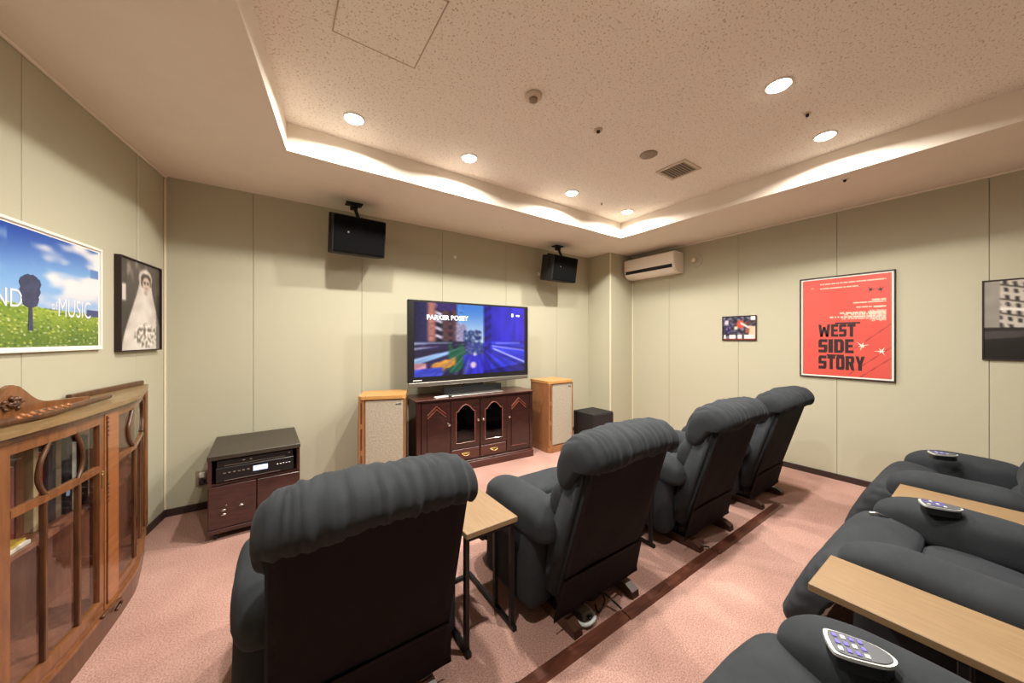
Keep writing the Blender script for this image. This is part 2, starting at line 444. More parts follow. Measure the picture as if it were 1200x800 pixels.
def lathe_thing(name, label, cat, loc, parts, group=None):
    t = thing(name, label, cat, loc, 0, group)
    for nm, pr, mt, kw in parts: MB().lathe(pr, **kw).build(nm, M[mt], t, True)
    return t
lathe_thing('smoke_detector', 'round smoke detector with dark centre on the speckled ceiling', 'smoke detector', (1.263, 1.601, ZC),
    [('base', [(0.001, 0), (0.052, 0), (0.052, -0.012), (0.04, -0.02), (0.001, -0.02)], 'beigepl', {}),
     ('sensing_head', [(0.001, -0.019), (0.026, -0.019), (0.024, -0.034), (0.012, -0.042), (0.001, -0.043)], 'ventgrey', {})])
lathe_thing('ceiling_sensor', 'small round sensor between the smoke detector and ceiling speaker', 'sensor', (1.839, 1.606, ZC),
    [('base', [(0.001, 0), (0.03, 0), (0.028, -0.008), (0.001, -0.01)], 'beigepl', {}),
     ('lens', [(0.001, -0.009), (0.014, -0.009), (0.012, -0.02), (0.001, -0.024)], 'blackm', {'seg': 16})])
lathe_thing('ceiling_speaker', 'flat round ceiling speaker beside the square vent', 'speaker', (2.411, 1.597, ZC),
    [('grille', [(0.001, 0), (0.066, 0), (0.066, -0.004), (0.058, -0.007), (0.001, -0.007)], 'ventgrey', {'seg': 32})])
lathe_thing('sprinkler_head', 'tiny sensor stud right of the largest downlight', 'sensor', (2.813, 0.725, ZC),
    [('base', [(0.001, 0), (0.022, 0), (0.02, -0.005), (0.001, -0.006)], 'beigepl', {'seg': 16}),
     ('stud', [(0.001, -0.005), (0.01, -0.005), (0.009, -0.02), (0.001, -0.022)], 'blackm', {'seg': 12})])
lathe_thing('sprinkler_head', 'tiny stud on the ceiling between the two rightmost far downlights', 'sensor', (2.863, 2.455, ZC),
    [('base', [(0.001, 0), (0.024, 0), (0.022, -0.005), (0.001, -0.006)], 'white', {'seg': 16}),
     ('stud', [(0.001, -0.005), (0.009, -0.005), (0.008, -0.018), (0.001, -0.02)], 'ventgrey', {'seg': 12})])
lathe_thing('soffit_stud', 'small pale stud on the soffit above the television wall', 'sensor', (2.118, 3.213, ZS),
    [('base', [(0.001, 0), (0.028, 0), (0.024, -0.006), (0.001, -0.009)], 'white', {'seg': 16})])
lathe_thing('soffit_stud', 'small dark-centred stud on the right soffit above red poster', 'sensor', (3.695, 0.721, ZS),
    [('base', [(0.001, 0), (0.024, 0), (0.022, -0.005), (0.001, -0.006)], 'white', {'seg': 16}),
     ('stud', [(0.001, -0.005), (0.011, -0.005), (0.009, -0.02), (0.001, -0.022)], 'blackm', {'seg': 12})])
t = thing('ceiling_vent', 'square slatted air vent in the speckled ceiling', 'vent', (2.835, 1.595, ZC))
f = MB()
for b in ((-0.13, 0.13, -0.13, -0.105), (-0.13, 0.13, 0.105, 0.13), (-0.13, -0.105, -0.105, 0.105), (0.105, 0.13, -0.105, 0.105)): f.box(*b, -0.012, 0, 0.002)
f.build('frame', M['beigepl'], t)
MB().box(-0.105, 0.105, -0.105, 0.105, -0.002, 0).build('backing', M['blackm'], t)
for k in range(9):
    y = -0.094+0.0235*k
    MB().box(-0.104, 0.104, y-0.0065, y+0.0065, -0.010, -0.003).build('slat', M['ventgrey'], t)

# ---------------------------------------------------------------- recliners
def pleats(amp, f, x=True, z0=0.0, zr=0.1, ph=0.0):
    def fn(v):
        a = v.x if x else v.y
        w = math.exp(-((v.z-z0)/zr)**2)
        n = 0.004*nz(v.x*6+ph, v.y*6, 1.0, v.z*6)+0.0015*nz(v.x*19+ph, v.y*19, 1.0, v.z*19)
        s = math.sin(a*f+3.2*nz(a*4+ph, v.z*5, 1.0))
        return n+amp*w*(abs(s)**0.7*-1+0.5)
    return fn

def make_recliner(label, W=0.88):
    h = W/2
    t = thing('recliner', label, 'recliner')
    ra = h-0.115                                       # arm centre
    # rocker base
    for sx in (-1, 1):
        pts = [(0.0, 0.0), (0.62, 0.0), (0.66, 0.03), (0.64, 0.052), (0.05, 0.056), (0.005, 0.035)]
        MB().prof(pts, sx*0.215-0.026, sx*0.215+0.026).build('rocker_foot', M['footwood'], t)
    MB().box(-0.19, 0.19, 0.16, 0.20, 0.03, 0.06, 0.004).box(-0.19, 0.19, 0.48, 0.52, 0.03, 0.06, 0.004).box(-0.22, 0.22, 0.14, 0.56, 0.057, 0.11, 0.01).build('base_frame', M['blackmetal'], t)
    # arms: padded roll and skirted side
    for sx in (-1, 1):
        loop = [(sx*ra-0.103, 0.50), (sx*ra-0.09, 0.57), (sx*ra-0.03, 0.606), (sx*ra+0.03, 0.606), (sx*ra+0.09, 0.57), (sx*ra+0.103, 0.50), (sx*ra+0.09, 0.43), (sx*ra, 0.405), (sx*ra-0.09, 0.43)]
        def bend(v, u):
            y = v.y
            if y < 0.2: v.z -= 0.20*(0.2-y)
            if y > 0.46: v.z -= 0.9*(y-0.46)**2
            return v
        me = puff(loop, 0.57, 'y', 0.345, 44, 34, 3.2, pleats(0.003, 90, False, 0.42, 0.05, sx), bend, 2.6)
        link('armrest', me, M['fab'], t, True)
        x0, x1 = sorted((sx*(h-0.022), sx*(h-0.19)))
        s = MB(); s.box(x0, x1, 0.15, 0.575, 0.075, 0.50, 0.05, seg=4)
        for v in s.bm.verts:
            v.co.x += sx*0.012*math.sin(v.co.z*7)
            if v.co.y < 0.2: v.co.y += 0.05*(0.48-v.co.z)*0
        s.build('side_panel', M['fab'], t, True)
    # seat and footrest pads
    pf = pleats(0.006, 75, True, 0.13, 0.10)
    def foot_wr(v):
        e = ss(h-0.17, h-0.06, abs(v.x))*ss(0.15, 0.3, v.z)
        return pf(v)+e*0.007*math.sin(v.z*105+6*nz(v.x*5, v.z*6))
    me = puff([(0.14, 0.41), (0.16, 0.45), (0.30, 0.468), (0.40, 0.465), (0.455, 0.44), (0.46, 0.40), (0.43, 0.35), (0.30, 0.33), (0.16, 0.34)], W-0.40, 'x', 0, 30, 40, 6, pleats(0.003, 60, True, 0.36, 0.05), None, 4)
    link('seat_cushion', me, M['fab'], t, True)
    me = puff([(0.455, 0.47), (0.50, 0.495), (0.57, 0.51), (0.635, 0.508), (0.69, 0.465), (0.765, 0.33), (0.82, 0.20), (0.835, 0.13), (0.79, 0.085), (0.735, 0.11), (0.67, 0.24), (0.60, 0.35), (0.50, 0.39), (0.45, 0.42)], W-0.07, 'x', 0, 60, 72, 5, foot_wr, None, 3.2)
    link('footrest', me, M['fab'], t, True)
    MB().box(-h+0.19, h-0.19, 0.10, 0.60, 0.09, 0.36, 0.02, seg=2).build('seat_box', M['nyl'], t)
    # back: shell, cloth panel, lower flap, three pads
    def ylean(z): return 0.085-0.30*max(0, z-0.10)-0.0*z
    hw = 0.305
    b = MB()
    pts = [(ylean(0.16)+0.004, 0.16), (ylean(0.86)+0.004, 0.86), (ylean(0.88)+0.06, 0.89), (ylean(0.86)+0.125, 0.85), (ylean(0.5)+0.13, 0.50), (ylean(0.3)+0.13, 0.30), (ylean(0.16)+0.10, 0.16)]
    b.prof(pts, -hw+0.005, hw-0.005)
    for v in b.bm.verts: v.co.x *= 1.0-0.02*ss(0.3, 0.88, v.co.z)
    bmesh.ops.bevel(b.bm, geom=list(b.bm.edges), offset=0.02, segments=3, affect='EDGES')
    b.build('back_shell', M['fab'], t, True)
    # cloth panel: a gently sagging sheet over the shell's rear
    bm = bmesh.new(); NX, NZ = 16, 22; g = []
    for j in range(NZ+1):
        z = 0.255+0.575*j/NZ; row = []
        for i in range(NX+1):
            u = i/NX*2-1; x = u*(hw-0.016)*(1-0.01*ss(0.3, 0.88, z))
            sag = 0.010*nz(x*5, z*5, 1.0, 3)-0.004*math.cos(u*PI/2)
            row.append(bm.verts.new((x, ylean(z)-0.006-sag*(1-u*u), z)))
        g.append(row)
    for j in range(NZ):
        for i in range(NX): bm.faces.new((g[j][i], g[j][i+1], g[j+1][i+1], g[j+1][i]))
    q = MB(); q.bm.free(); q.bm = bm; r_ = bmesh.ops.solidify(bm, geom=list(bm.faces), thickness=0.006)
    q.build('back_panel', M['nyl'], t, True)
    bm = bmesh.new(); g = []
    for j in range(9):
        z = 0.075+0.20*j/8; row = []
        for i in range(NX+1):
            u = i/NX*2-1; x = u*(hw+0.012-0.02*(j/8))
            y = ylean(z)-0.012+0.012*(1-j/8)*nz(x*9, z*4, 1, 8)-0.012*(1-j/8)
            row.append(bm.verts.new((x, y, z+0.012*nz(x*3, 1.7)*(1-j/8))))
        g.append(row)
    for j in range(8):
        for i in range(NX): bm.faces.new((g[j][i], g[j][i+1], g[j+1][i+1], g[j+1][i]))
    q = MB(); q.bm.free(); q.bm = bm; bmesh.ops.solidify(bm, geom=list(bm.faces), thickness=0.005)
    q.build('back_flap', M['nyl'], t, True)
    def head_wr(v):
        base = pleats(0.006, 80, True, 0.83, 0.05)(v)
        g = (v.y-v.z)*2.0+(v.y+v.z)*1.0
        r1 = 1-abs(nz(v.x*15+0.6*nz(v.x*3, g*1.5), g*1.6, 1.0, 2.0))*2.2
        r2 = 1-abs(nz(v.x*34, g*2.4, 1.0, 5.0))*2.2
        k = 0.35+0.65*ss(-0.2, 0.4, nz(v.x*4, g*2, 1, 8))
        return base+(0.015*r1*k+0.006*r2)-0.009
    def head_bend(v, u):
        v.z -= 0.018*u*u*u*u; return v
    me = puff([(-0.130, 0.825), (-0.185, 0.832), (-0.215, 0.88), (-0.198, 0.935), (-0.14, 0.975), (-0.05, 0.975), (0.025, 0.935), (0.075, 0.865), (0.095, 0.785), (0.08, 0.71), (0.03, 0.675), (-0.03, 0.71), (-0.08, 0.78)], 0.655, 'x', 0, 110, 80, 7, head_wr, head_bend, 3.2)
    link('headrest', me, M['fab'], t, True)
    me = puff([(-0.01, 0.73), (0.06, 0.735), (0.125, 0.70), (0.165, 0.62), (0.165, 0.54), (0.11, 0.48), (0.03, 0.50), (-0.02, 0.62)], 0.58, 'x', 0, 32, 32, 5, pleats(0.005, 60, True, 0.57, 0.05), None, 3)
    link('middle_cushion', me, M['fab'], t, True)
    me = puff([(0.04, 0.54), (0.10, 0.545), (0.165, 0.52), (0.20, 0.46), (0.185, 0.41), (0.12, 0.38), (0.05, 0.40), (0.02, 0.47)], 0.55, 'x', 0, 32, 32, 5, pleats(0.005, 60, True, 0.42, 0.05), None, 3)
    link('lumbar_cushion', me, M['fab'], t, True)
    return t

r1 = make_recliner('dark slate recliner nearest the camera, its whole back seen from behind', 0.81)
r1.location = (0.27, 1.215, 0)
GR = 'recliners in the front row'
r1['group'] = GR
dup(r1, (1.365, 1.12, 0), 0, 'dark slate recliner in the front row with a white cord looped under it', GR)
dup(r1, (2.486, 1.118, 0), 0, 'dark slate recliner third in the front row, between the cord one and the far one', GR)
dup(r1, (3.465, 1.115, 0), 0, 'dark slate recliner at the far end of the front row by the right wall', GR)
GB = 'recliners in the back row'
k1 = make_recliner('dark slate recliner at the bottom edge, only seat and one arm showing', 0.90)
k1.location = (0.915, -0.24, 0); k1['group'] = GB
k2 = dup(k1, (2.22, -0.24, 0), 0, 'dark slate recliner between the two narrow back-row tables', GB)
MB().tube([(0.20, 0.625, 0.518), (0.215, 0.600, 0.522), (0.24, 0.565, 0.505)], 0.006, 8).build('lever', M['silver'], k2, True)
dup(k1, (3.44, -0.21, 0), 0, 'dark slate recliner of the back row nearest the right wall', GB)

# remote controls on the right arms of the back row
def make_remote(label):
    t = thing('remote_control', label, 'remote')
    def outline(s=1.0):
        P = catmull([(-0.034, 0.060, 0), (0.0, 0.064, 0), (0.034, 0.060, 0), (0.041, 0.045, 0), (0.040, 0.01, 0), (0.03, -0.04, 0), (0.0, -0.064, 0), (-0.03, -0.04, 0), (-0.040, 0.01, 0), (-0.041, 0.045, 0)], 40)
        return [(p.x*s, p.y*s) for p in P]
    MB().prism(outline(1.0), 0.018, 0.026).build('shell', M['remwhite'], t)
    MB().prism(outline(0.88), 0.02, 0.0285).build('face', M['remgrey'], t)
    MB().prism(outline(0.92), -0.012, 0.0185).build('underside', M['black'], t)
    for i in range(3):
        for j in range(4):
            MB().box(-0.029+i*0.0215, -0.029+i*0.0215+0.013, 0.037-j*0.016, 0.047-j*0.016, 0.028, 0.0305, 0.001).build('key', M['keyblue'] if (i+j) % 3 else M['remwhite'], t)
    # weighted strap under it, hanging over the arm
    return t
GRM = 'remotes on the recliner arms'
m1 = make_remote('black and white remote with violet keys on the nearest arm at the bottom edge'); m1['group'] = GRM
m1.location = (1.165, 0.20, 0.602); m1.rotation_euler = (0, 0, math.radians(28))
dup(m1, (2.475, 0.165, 0.602), math.radians(20), 'remote on the arm of the recliner between the back-row tables', GRM)
dup(m1, (3.61, 0.23, 0.602), math.radians(30), 'remote on the arm next to the right wall, farthest of the three', GRM)

# ---------------------------------------------------------------- narrow side tables
def make_table(label):
    t = thing('side_table', label, 'side table')      # local y from 0 (rear edge) to 0.5, centred on x
    MB().box(-0.135, 0.135, 0, 0.50, 0.515, 0.54, 0.002).build('tabletop', M['tabletop'], t)
    for sx in (-1, 1):
        for y in (0.02, 0.165):
            MB().box(sx*0.12-0.011, sx*0.12+0.011, y, y+0.022, 0.02, 0.516, 0.002).build('leg', M['blackmetal'], t)
        MB().box(sx*0.12-0.011, sx*0.12+0.011, 0.0, 0.47, 0, 0.022, 0.002).build('foot_bar', M['blackmetal'], t)
    MB().box(-0.11, 0.11, 0.448, 0.468, 0.0, 0.02, 0.002).build('cross_bar', M['blackmetal'], t); MB().box(-0.11, 0.11, 0.021, 0.041, 0.49, 0.515, 0.002).build('cross_bar', M['blackmetal'], t)
    return t
GT = 'narrow side tables between recliners'
tb = make_table('narrow beech-topped side table between the nearest recliner and the next one'); tb['group'] = GT
tb.location = (0.808, 1.315, 0)
dup(tb, (1.935, 1.315, 0), 0, 'side table between second and third front-row recliners, only black legs showing', GT)
def back_table(label, x, y):
    r = dup(tb, (x, y, 0), 0, label, GT); return r
back_table('narrow beech-topped table in the lower right corner, nearer of the back-row two', 1.643, -0.113)
back_table('narrow beech-topped table beside the right recliner, farther of the back-row two', 2.845, -0.153)

# ---------------------------------------------------------------- floor cable cover and cords
t = thing('cable_cover', 'brown wooden cable cover strip on the carpet behind the front row', 'cable cover', (0, 0, 0))
for a, b, dy in ((0.15, 0.792, 0.004), (0.797, 1.428, 0.0), (1.434, 2.33, -0.002), (2.335, 3.44, -0.012)):
    y0 = 1.052-0.006*a+dy*0
    MB().prof([(y0, 0.0), (y0+0.012, 0.014), (y0+0.058, 0.014), (y0+0.07, 0.0)], a, b).build('strip', M['cover'], t)
def cord(name, label, cat, pts, r, mat, n=60):
    o = MB().tube(catmull(pts, n, False), r, 8).build(name, M[mat], None, True); return tag(o, label, cat)
cord('white_cord', 'pale cord looping out from under the second front-row recliner', 'cord',
     [(1.20, 1.62, 0.01), (1.198, 1.45, 0.01), (1.196, 1.25, 0.01), (1.194, 1.16, 0.02), (1.215, 1.128, 0.025), (1.262, 1.13, 0.024), (1.298, 1.165, 0.014), (1.305, 1.25, 0.01), (1.29, 1.5, 0.01)], 0.009, 'cordw')
cord('black_cord', 'black cord from under the second front-row recliner to cable cover joint', 'cord',
     [(1.335, 1.5, 0.007), (1.335, 1.30, 0.012), (1.34, 1.22, 0.03), (1.41, 1.20, 0.045), (1.43, 1.15, 0.03), (1.432, 1.10, 0.021)], 0.005, 'cordb')
cord('black_cord', 'thin black cord coiled behind the white cord under the recliner', 'cord',
     [(1.36, 1.45, 0.006), (1.36, 1.27, 0.007), (1.42, 1.24, 0.02), (1.40, 1.18, 0.03), (1.33, 1.16, 0.012), (1.36, 1.21, 0.006)], 0.004, 'cordb')
cord('black_cord', 'black cord running from the third front-row recliner to the cable cover', 'cord',
     [(2.35, 1.5, 0.007), (2.36, 1.28, 0.007), (2.33, 1.20, 0.012), (2.30, 1.15, 0.02), (2.33, 1.10, 0.02)], 0.005, 'cordb')
t = thing('power_adapter', 'grey power adapter box lying under the second recliner by white cord', 'adapter', (1.252, 1.25, 0), math.radians(4))
MB().box(-0.03, 0.03, -0.085, 0.085, 0, 0.042, 0.006, seg=2).build('case', M['adapter'], t)
MB().lathe([(0.006, 0), (0.008, 0.002), (0.006, 0.03)], (0, 0, 0), 10, Matrix.Translation((0, -0.083, 0.02)) @ Matrix.Rotation(PI/2, 4, 'X')).build('plug', M['cordb'], t, True)

# ---------------------------------------------------------------- television stand
TS_R = math.radians(-4.0)
t = thing('television_stand', 'dark mahogany television stand with arched glass doors', 'cabinet', (2.505-0.6935*math.cos(TS_R), 3.173+0.6935*math.sin(-TS_R), 0), TS_R)
# local: x -0.6935..0.6935, front at y=0, back at +0.42
hw = 0.6935; D = 0.41; H = 0.775
c = MB().box(-hw+0.03, hw-0.03, 0.022, D-0.01, 0.09, H-0.03)
c.build('carcass', M['mahog'], t)
MB().box(-hw+0.005, hw-0.005, 0.008, D, H-0.03, H-0.012, 0.004).box(-hw-0.01, hw+0.01, -0.012, D+0.005, H-0.012, H, 0.005, seg=2).build('top', M['mahog_h'], t)
MB().box(-hw, hw, -0.005, D, 0, 0.075, 0.004).box(-hw+0.008, hw-0.008, 0.003, D, 0.075, 0.093, 0.006).build('plinth', M['mahog_h'], t)
for sx in (-1, 1):      # corner posts
    MB().box(sx*(hw-0.03)-0.022, sx*(hw-0.03)+0.022, 0.004, 0.04, 0.093, H-0.03, 0.004).build('corner_post', M['mahog'], t)
cells = [(-0.635, -0.335, 'p', -0.355), (-0.33, -0.005, 'g', -0.03), (0.005, 0.33, 'g', 0.03), (0.335, 0.635, 'p', 0.357)]
for x0, x1, k, kx in cells:
    z0, z1 = (0.115, 0.735) if k == 'p' else (0.235, 0.735)
    if k == 'p':
        d = MB().box(x0, x1, 0.004, 0.024, z0, z1, 0.003).build('door', M['mahog'], t)
        # raised panel with chevron head
        xm = (x0+x1)/2; w = (x1-x0)/2-0.055
        MB().prof([(xm-w, z0+0.06), (xm+w, z0+0.06), (xm+w, z1-0.16), (xm, z1-0.075), (xm-w, z1-0.16)], -0.005, 0.004, 'y').build('raised_panel', M['mahog'], d)
        ch = MB()
        for dz in (0.0, 0.03):
            ch.prof([(xm-w, z1-0.155+dz), (xm, z1-0.07+dz), (xm+w, z1-0.155+dz), (xm+w, z1-0.143+dz), (xm, z1-0.058+dz), (xm-w, z1-0.143+dz)], -0.012, 0.004, 'y')
        ch.build('chevron_moulding', M['mahog_l'], d)
        MB().box(xm-w, xm+w, -0.006, 0.004, z0+0.048, z0+0.058, 0.002).build('bottom_moulding', M['mahog_l'], d)
    else:
        xm = (x0+x1)/2; w = (x1-x0)/2-0.055; zb = z0+0.055; zt = z1-0.115; zp = z1-0.045
        # door frame with a pointed, shouldered opening
        inner = [(xm-w, zb), (xm+w, zb), (xm+w, zt), (xm+w-0.02, zt), (xm+w-0.045, zt+0.03), (xm+0.03, zp-0.01), (xm, zp), (xm-0.03, zp-0.01), (xm-w+0.045, zt+0.03), (xm-w+0.02, zt), (xm-w, zt)]
        outer = [(x0, z0), (x1, z0), (x1, zt), (x1, zt+0.001), (x1, zt+0.04), (x1, z1), (xm, z1), (x0, z1), (x0, zt+0.04), (x0, zt+0.001), (x0, zt)]
        m = MB(); F = [[m.bm.verts.new((p[0], y, p[1])) for p in L] for L in (outer, inner) for y in (0.004, 0.024)]
        n = len(inner)
        for i in range(n):
            j = (i+1) % n
            m.bm.faces.new((F[0][i], F[0][j], F[2][j], F[2][i])); m.bm.faces.new((F[1][i], F[1][j], F[3][j], F[3][i]))
            m.bm.faces.new((F[0][i], F[0][j], F[1][j], F[1][i])); m.bm.faces.new((F[2][i], F[2][j], F[3][j], F[3][i]))
        d = m.build('door', M['mahog'], t)
        MB().tube([(p[0], 0.004, p[1]) for p in inner], 0.006, 6, True).build('arch_moulding', M['mahog_l'], d)
        MB().prof(inner, 0.0135, 0.0155, 'y').build('pane', M['darkglass'], d)
        # interior shade put in as a flat black niche with its shelf, in front of the carcass face
        MB().box(xm-w-0.01, xm+w+0.01, 0.0185, 0.0215, zb-0.01, zp+0.005).build('shade_sheet', M['blackm'], d)
        MB().box(xm-w, xm+w, 0.0165, 0.0187, z0+0.245, z0+0.262).build('shelf', M['mahog_l'], d)
        dr = MB().box(x0+0.003, x1-0.003, 0.004, 0.024, 0.112, 0.225, 0.004).build('drawer', M['mahog_h'], t)
        MB().tube(catmull([(xm-0.04, 0.002, 0.175), (xm-0.03, -0.014, 0.165), (xm, -0.018, 0.158), (xm+0.03, -0.014, 0.165), (xm+0.04, 0.002, 0.175)], 18, False), 0.005, 8).box(xm-0.045, xm+0.045, -0.0, 0.004, 0.168, 0.184, 0.002).build('handle', M['brass'], dr, True)
    zk = 0.50 if k == 'p' else 0.515
    MB().lathe([(0.006, 0), (0.006, 0.012), (0.013, 0.016), (0.015, 0.022), (0.010, 0.028), (0.001, 0.030)], (0, 0, 0), 16, Matrix.Translation((kx, 0.004, zk)) @ Matrix.Rotation(PI/2, 4, 'X')).build('knob', M['chrome'], d, True)

# ---------------------------------------------------------------- television
t = thing('television', 'large flat television showing a blue-tinted city street', 'television', (1.817, 3.35, 0.775))
TW, z0, z1 = 1.49, 0.165, 0.998          # local heights above the stand
MB().box(-TW/2, TW/2, 0, 0.045, z0, z1, 0.006).box(-0.5, 0.5, 0.045, 0.075, z0+0.1, z1-0.12, 0.01).build('casing', M['black'], t)
MB().box(-TW/2+0.005, TW/2-0.005, -0.004, 0.03, z0-0.045, z0+0.002, 0.008, seg=2).build('speaker_bar', M['darksilver'], t)
sw, sh = 1.366, 0.757
def tv(u, v):
    sky = lerp((70, 135, 225), (196, 222, 250), ss(0.02, 0.5, v))
    c = sky
    if u < 0.34 and v < 0.56:
        if u < 0.10: c = lerp((22, 20, 60), (40, 40, 96), u/0.1)
        elif u < 0.165: c = lerp((196, 128, 112), (150, 90, 96), abs(u-0.13)/0.04)
        else:
            row = (v*10) % 1; c = (70, 44, 58) if u < 0.22 else (92, 60, 66)
            if 0.165 < u < 0.215: c = (214, 206, 226) if ((v*9.5-u*6) % 1) < 0.4 else (24, 20, 44)
            elif 0.27 < u < 0.30 and row < 0.55: c = (38, 28, 50)
        if v < 0.10+0.05*nz(u*30, 1) and 0.17 < u: c = (60, 36, 110)
    if 0.33 <= u < 0.42 and v > 0.25+0.5*(u-0.33): c = lerp((130, 110, 150), (190, 190, 220), nz(u*60, v*50)*0.5+0.5)
    if 0.40 < u < 0.56 and v > 0.37+0.03*nz(u*40, 2): c = lerp((30, 50, 110), (190, 205, 235), ss(-0.2, 0.5, nz(u*55, v*22)))
    if v > 0.55:
        c = lerp((52, 46, 170), (30, 30, 130), nz(u*12, v*9)*0.5+0.5)
        if 0.34 < u < 0.60 and v < 0.72: c = lerp((46, 60, 140), (150, 160, 190), ss(0.0, 0.6, nz(u*60, v*45, 1, 4)))
    if u < 0.42 and v > 0.53:
        d = v-0.53
        c = lerp((26, 24, 60), (58, 40, 90), nz(u*14, v*10)*0.5+0.5)
        k = (v-0.80)+(u)*0.42
        if abs(k) < 0.045-0.08*u and u < 0.3: c = (150, 190, 235)
        if u < 0.30 and abs(v-0.545) < 0.012: c = (140, 150, 190)
        if u > 0.27 and 0.60+0.1*nz(u*20, 7) < v < 0.98-0.8*abs(u-0.31): c = (26, 92, 66)
        if abs(v-0.86+0.55*(u-0.22)) < 0.06+0.03*nz(u*25, v*20) and 0.13 < u < 0.33: c = lerp((206, 120, 52), (226, 176, 74), nz(u*30, v*30)*0.5+0.5)
        if u < 0.09 and 0.82 < v < 0.90: c = (216, 150, 160)
        if v > 0.90-0.1*u and u < 0.22: c = lerp((40, 56, 190), (84, 90, 220), nz(u*20, v*20)*0.5+0.5)
    if 0.40 < u < 0.60 and v > 0.72 and u > 0.40-0.25*(v-0.72): c = lerp((44, 40, 196), (62, 56, 220), nz(u*18, v*12)*0.5+0.5)
    if u > 0.582:
        g = nz(u*9, v*5, 1, 2)
        c = lerp((36, 30, 170), (64, 54, 232), ss(0.60, 0.8, u)*0.8+0.2*g)
        if u > 0.65 and v > 0.53: c = lerp((34, 32, 176), (60, 70, 226), nz(u*7, v*14)*0.5+0.5)
        if 0.66 < u and abs(v-0.60-(u-0.67)*0.22) < 0.008: c = (150, 150, 246)
        if 0.67 < u and abs(v-0.635-(u-0.67)*0.68) < 0.012: c = (166, 170, 250)
        if 0.70 < u < 0.95 and abs(v-0.555) < 0.014: c = (110, 112, 240)
        if u < 0.655 and ((v*7+u*8) % 1) < 0.5 and v < 0.7: c = (24, 20, 120)
        if v > 0.93-0.2*(u-0.75): c = lerp(c, (24, 14, 96), 0.7)
    dx, dy = u-0.5, (v-0.55)*0.56
    an, rr = math.atan2(dy, dx), math.hypot(dx, dy)
    if v > 0.53 and rr > 0.06:
        st = nz(an*9, rr*2.2, 1, 11); fl_ = nz(an*26, rr*3.0, 1, 12)
        c = tuple(max(0, x*(1+0.45*st+0.3*fl_)) for x in c)
        if u < 0.45 and fl_ > 0.38: c = lerp(c, (190, 190, 226), 0.7)
    elif v < 0.53 and u < 0.40:
        c = tuple(x*(1+0.35*nz(u*70, v*30, 1, 13)) for x in c)
    elif u > 0.58:
        c = tuple(x*(1+0.25*nz(u*22, v*3, 1, 14)) for x in c)
    if (u-0.485)**2*3.2+(v-0.87)**2 < 0.0022: c = (236, 206, 226)
    if (u-0.50)**2*3.2+(v-0.715)**2 < 0.0007: c = (230, 220, 245)
    return c
scr = picture('screen', sw, sh, 220, 124, soft(tv, 0.0075), M['screen'], t, -0.0015)
scr.location = (0, 0, z0+0.055+sh/2)
lettering('PARKER POSEY', M['scrtxt'], t, -sw/2+0.13, -sw/2+0.60, z1-0.195, z1-0.145, -0.002, 0.02, 'screen_title', 0.0004)
MB().box(0.49, 0.52, -0.0028, -0.0016, z1-0.13, z1-0.095).box(0.56, 0.61, -0.0028, -0.0016, z1-0.125, z1-0.107).build('screen_mark', M['scrtxt'], t)
MB().box(-0.32, 0.32, -0.09, 0.22, 0, 0.016, 0.006, seg=2).build('base_plate', M['silver'], t)
MB().box(-0.36, 0.36, 0.015, 0.05, 0.02, 0.09, 0.004).box(-0.12, 0.12, 0.02, 0.06, 0.02, z0+0.12, 0.004).build('pedestal', M['black'], t)
MB().box(-TW/2+0.05, -TW/2+0.14, -0.001, 0.001, z0+0.018, z0+0.026).build('maker_mark', M['white'], t)
t = thing('remote_control', 'white slim remote lying on the television stand', 'remote', (1.40, 3.30, 0.775), math.radians(10))
MB().box(-0.075, 0.075, -0.022, 0.022, 0, 0.018, 0.005, seg=2).build('shell', M['white'], t)
MB().box(-0.06, 0.02, -0.012, 0.012, 0.0175, 0.020, 0.001).build('keypad', M['remwhite'], t)

# ---------------------------------------------------------------- wooden floor speakers
def floor_speaker(label, loc, rz, mark_x):
    t = thing('floor_speaker', label, 'speaker', loc, rz, 'wooden floor speakers')
    w, d, hh = 0.40, 0.36, 0.866           # local: front y=0
    MB().box(-w/2, w/2, 0.012, d, 0.075, hh-0.03, 0.004).build('cabinet', M['oak'], t)
    ch = 0.03
    top = [(-w/2-0.004+ch, -0.01), (w/2+0.004-ch, -0.01), (w/2+0.004, -0.01+ch), (w/2+0.004, d+0.003), (-w/2-0.004, d+0.003), (-w/2-0.004, -0.01+ch)]
    MB().prism(top, hh-0.03, hh).build('top_board', M['oak_top'], t)
    MB().prism(top, 0, 0.075).build('plinth', M['oak'], t)
    MB().box(-w/2+0.058, w/2-0.018, 0.0, 0.014, 0.088, hh-0.045, 0.004).build('grille', M['grille'], t)
    MB().box(-w/2, -w/2+0.05, 0.0, 0.014, 0.075, hh-0.03, 0.002).box(w/2-0.014, w/2, 0.0, 0.014, 0.075, hh-0.03, 0.002).build('front_frame', M['oak'], t)
    for k in range(3): MB().box(-w/2+0.019, -w/2+0.032, -0.0015, 0.003, 0.15+k*0.235, 0.15+k*0.235+0.19, 0.001).build('port_slot', M['vitdark'], t)
    b = MB().box(w/2-0.085, w/2-0.035, -0.003, 0.001, hh-0.085, hh-0.07, 0.001).build('badge', M['darksilver'], t)
    return t
a = Vector((0.978-0.604, 3.141-3.275)); ang = math.atan2(a.y, a.x)
floor_speaker('oak floor speaker with beige grille, left of the television stand', (0.791, 3.208, 0), ang, 0)
floor_speaker('oak floor speaker with beige grille, right of the television stand', (2.905, 3.125, 0), 0, 0)
t = thing('subwoofer', 'low black box subwoofer in the corner by the column', 'speaker', (3.42, 2.89, 0))
MB().box(-0.185, 0.185, 0.012, 0.36, 0.02, 0.44, 0.006).build('cabinet', M['blackm'], t)
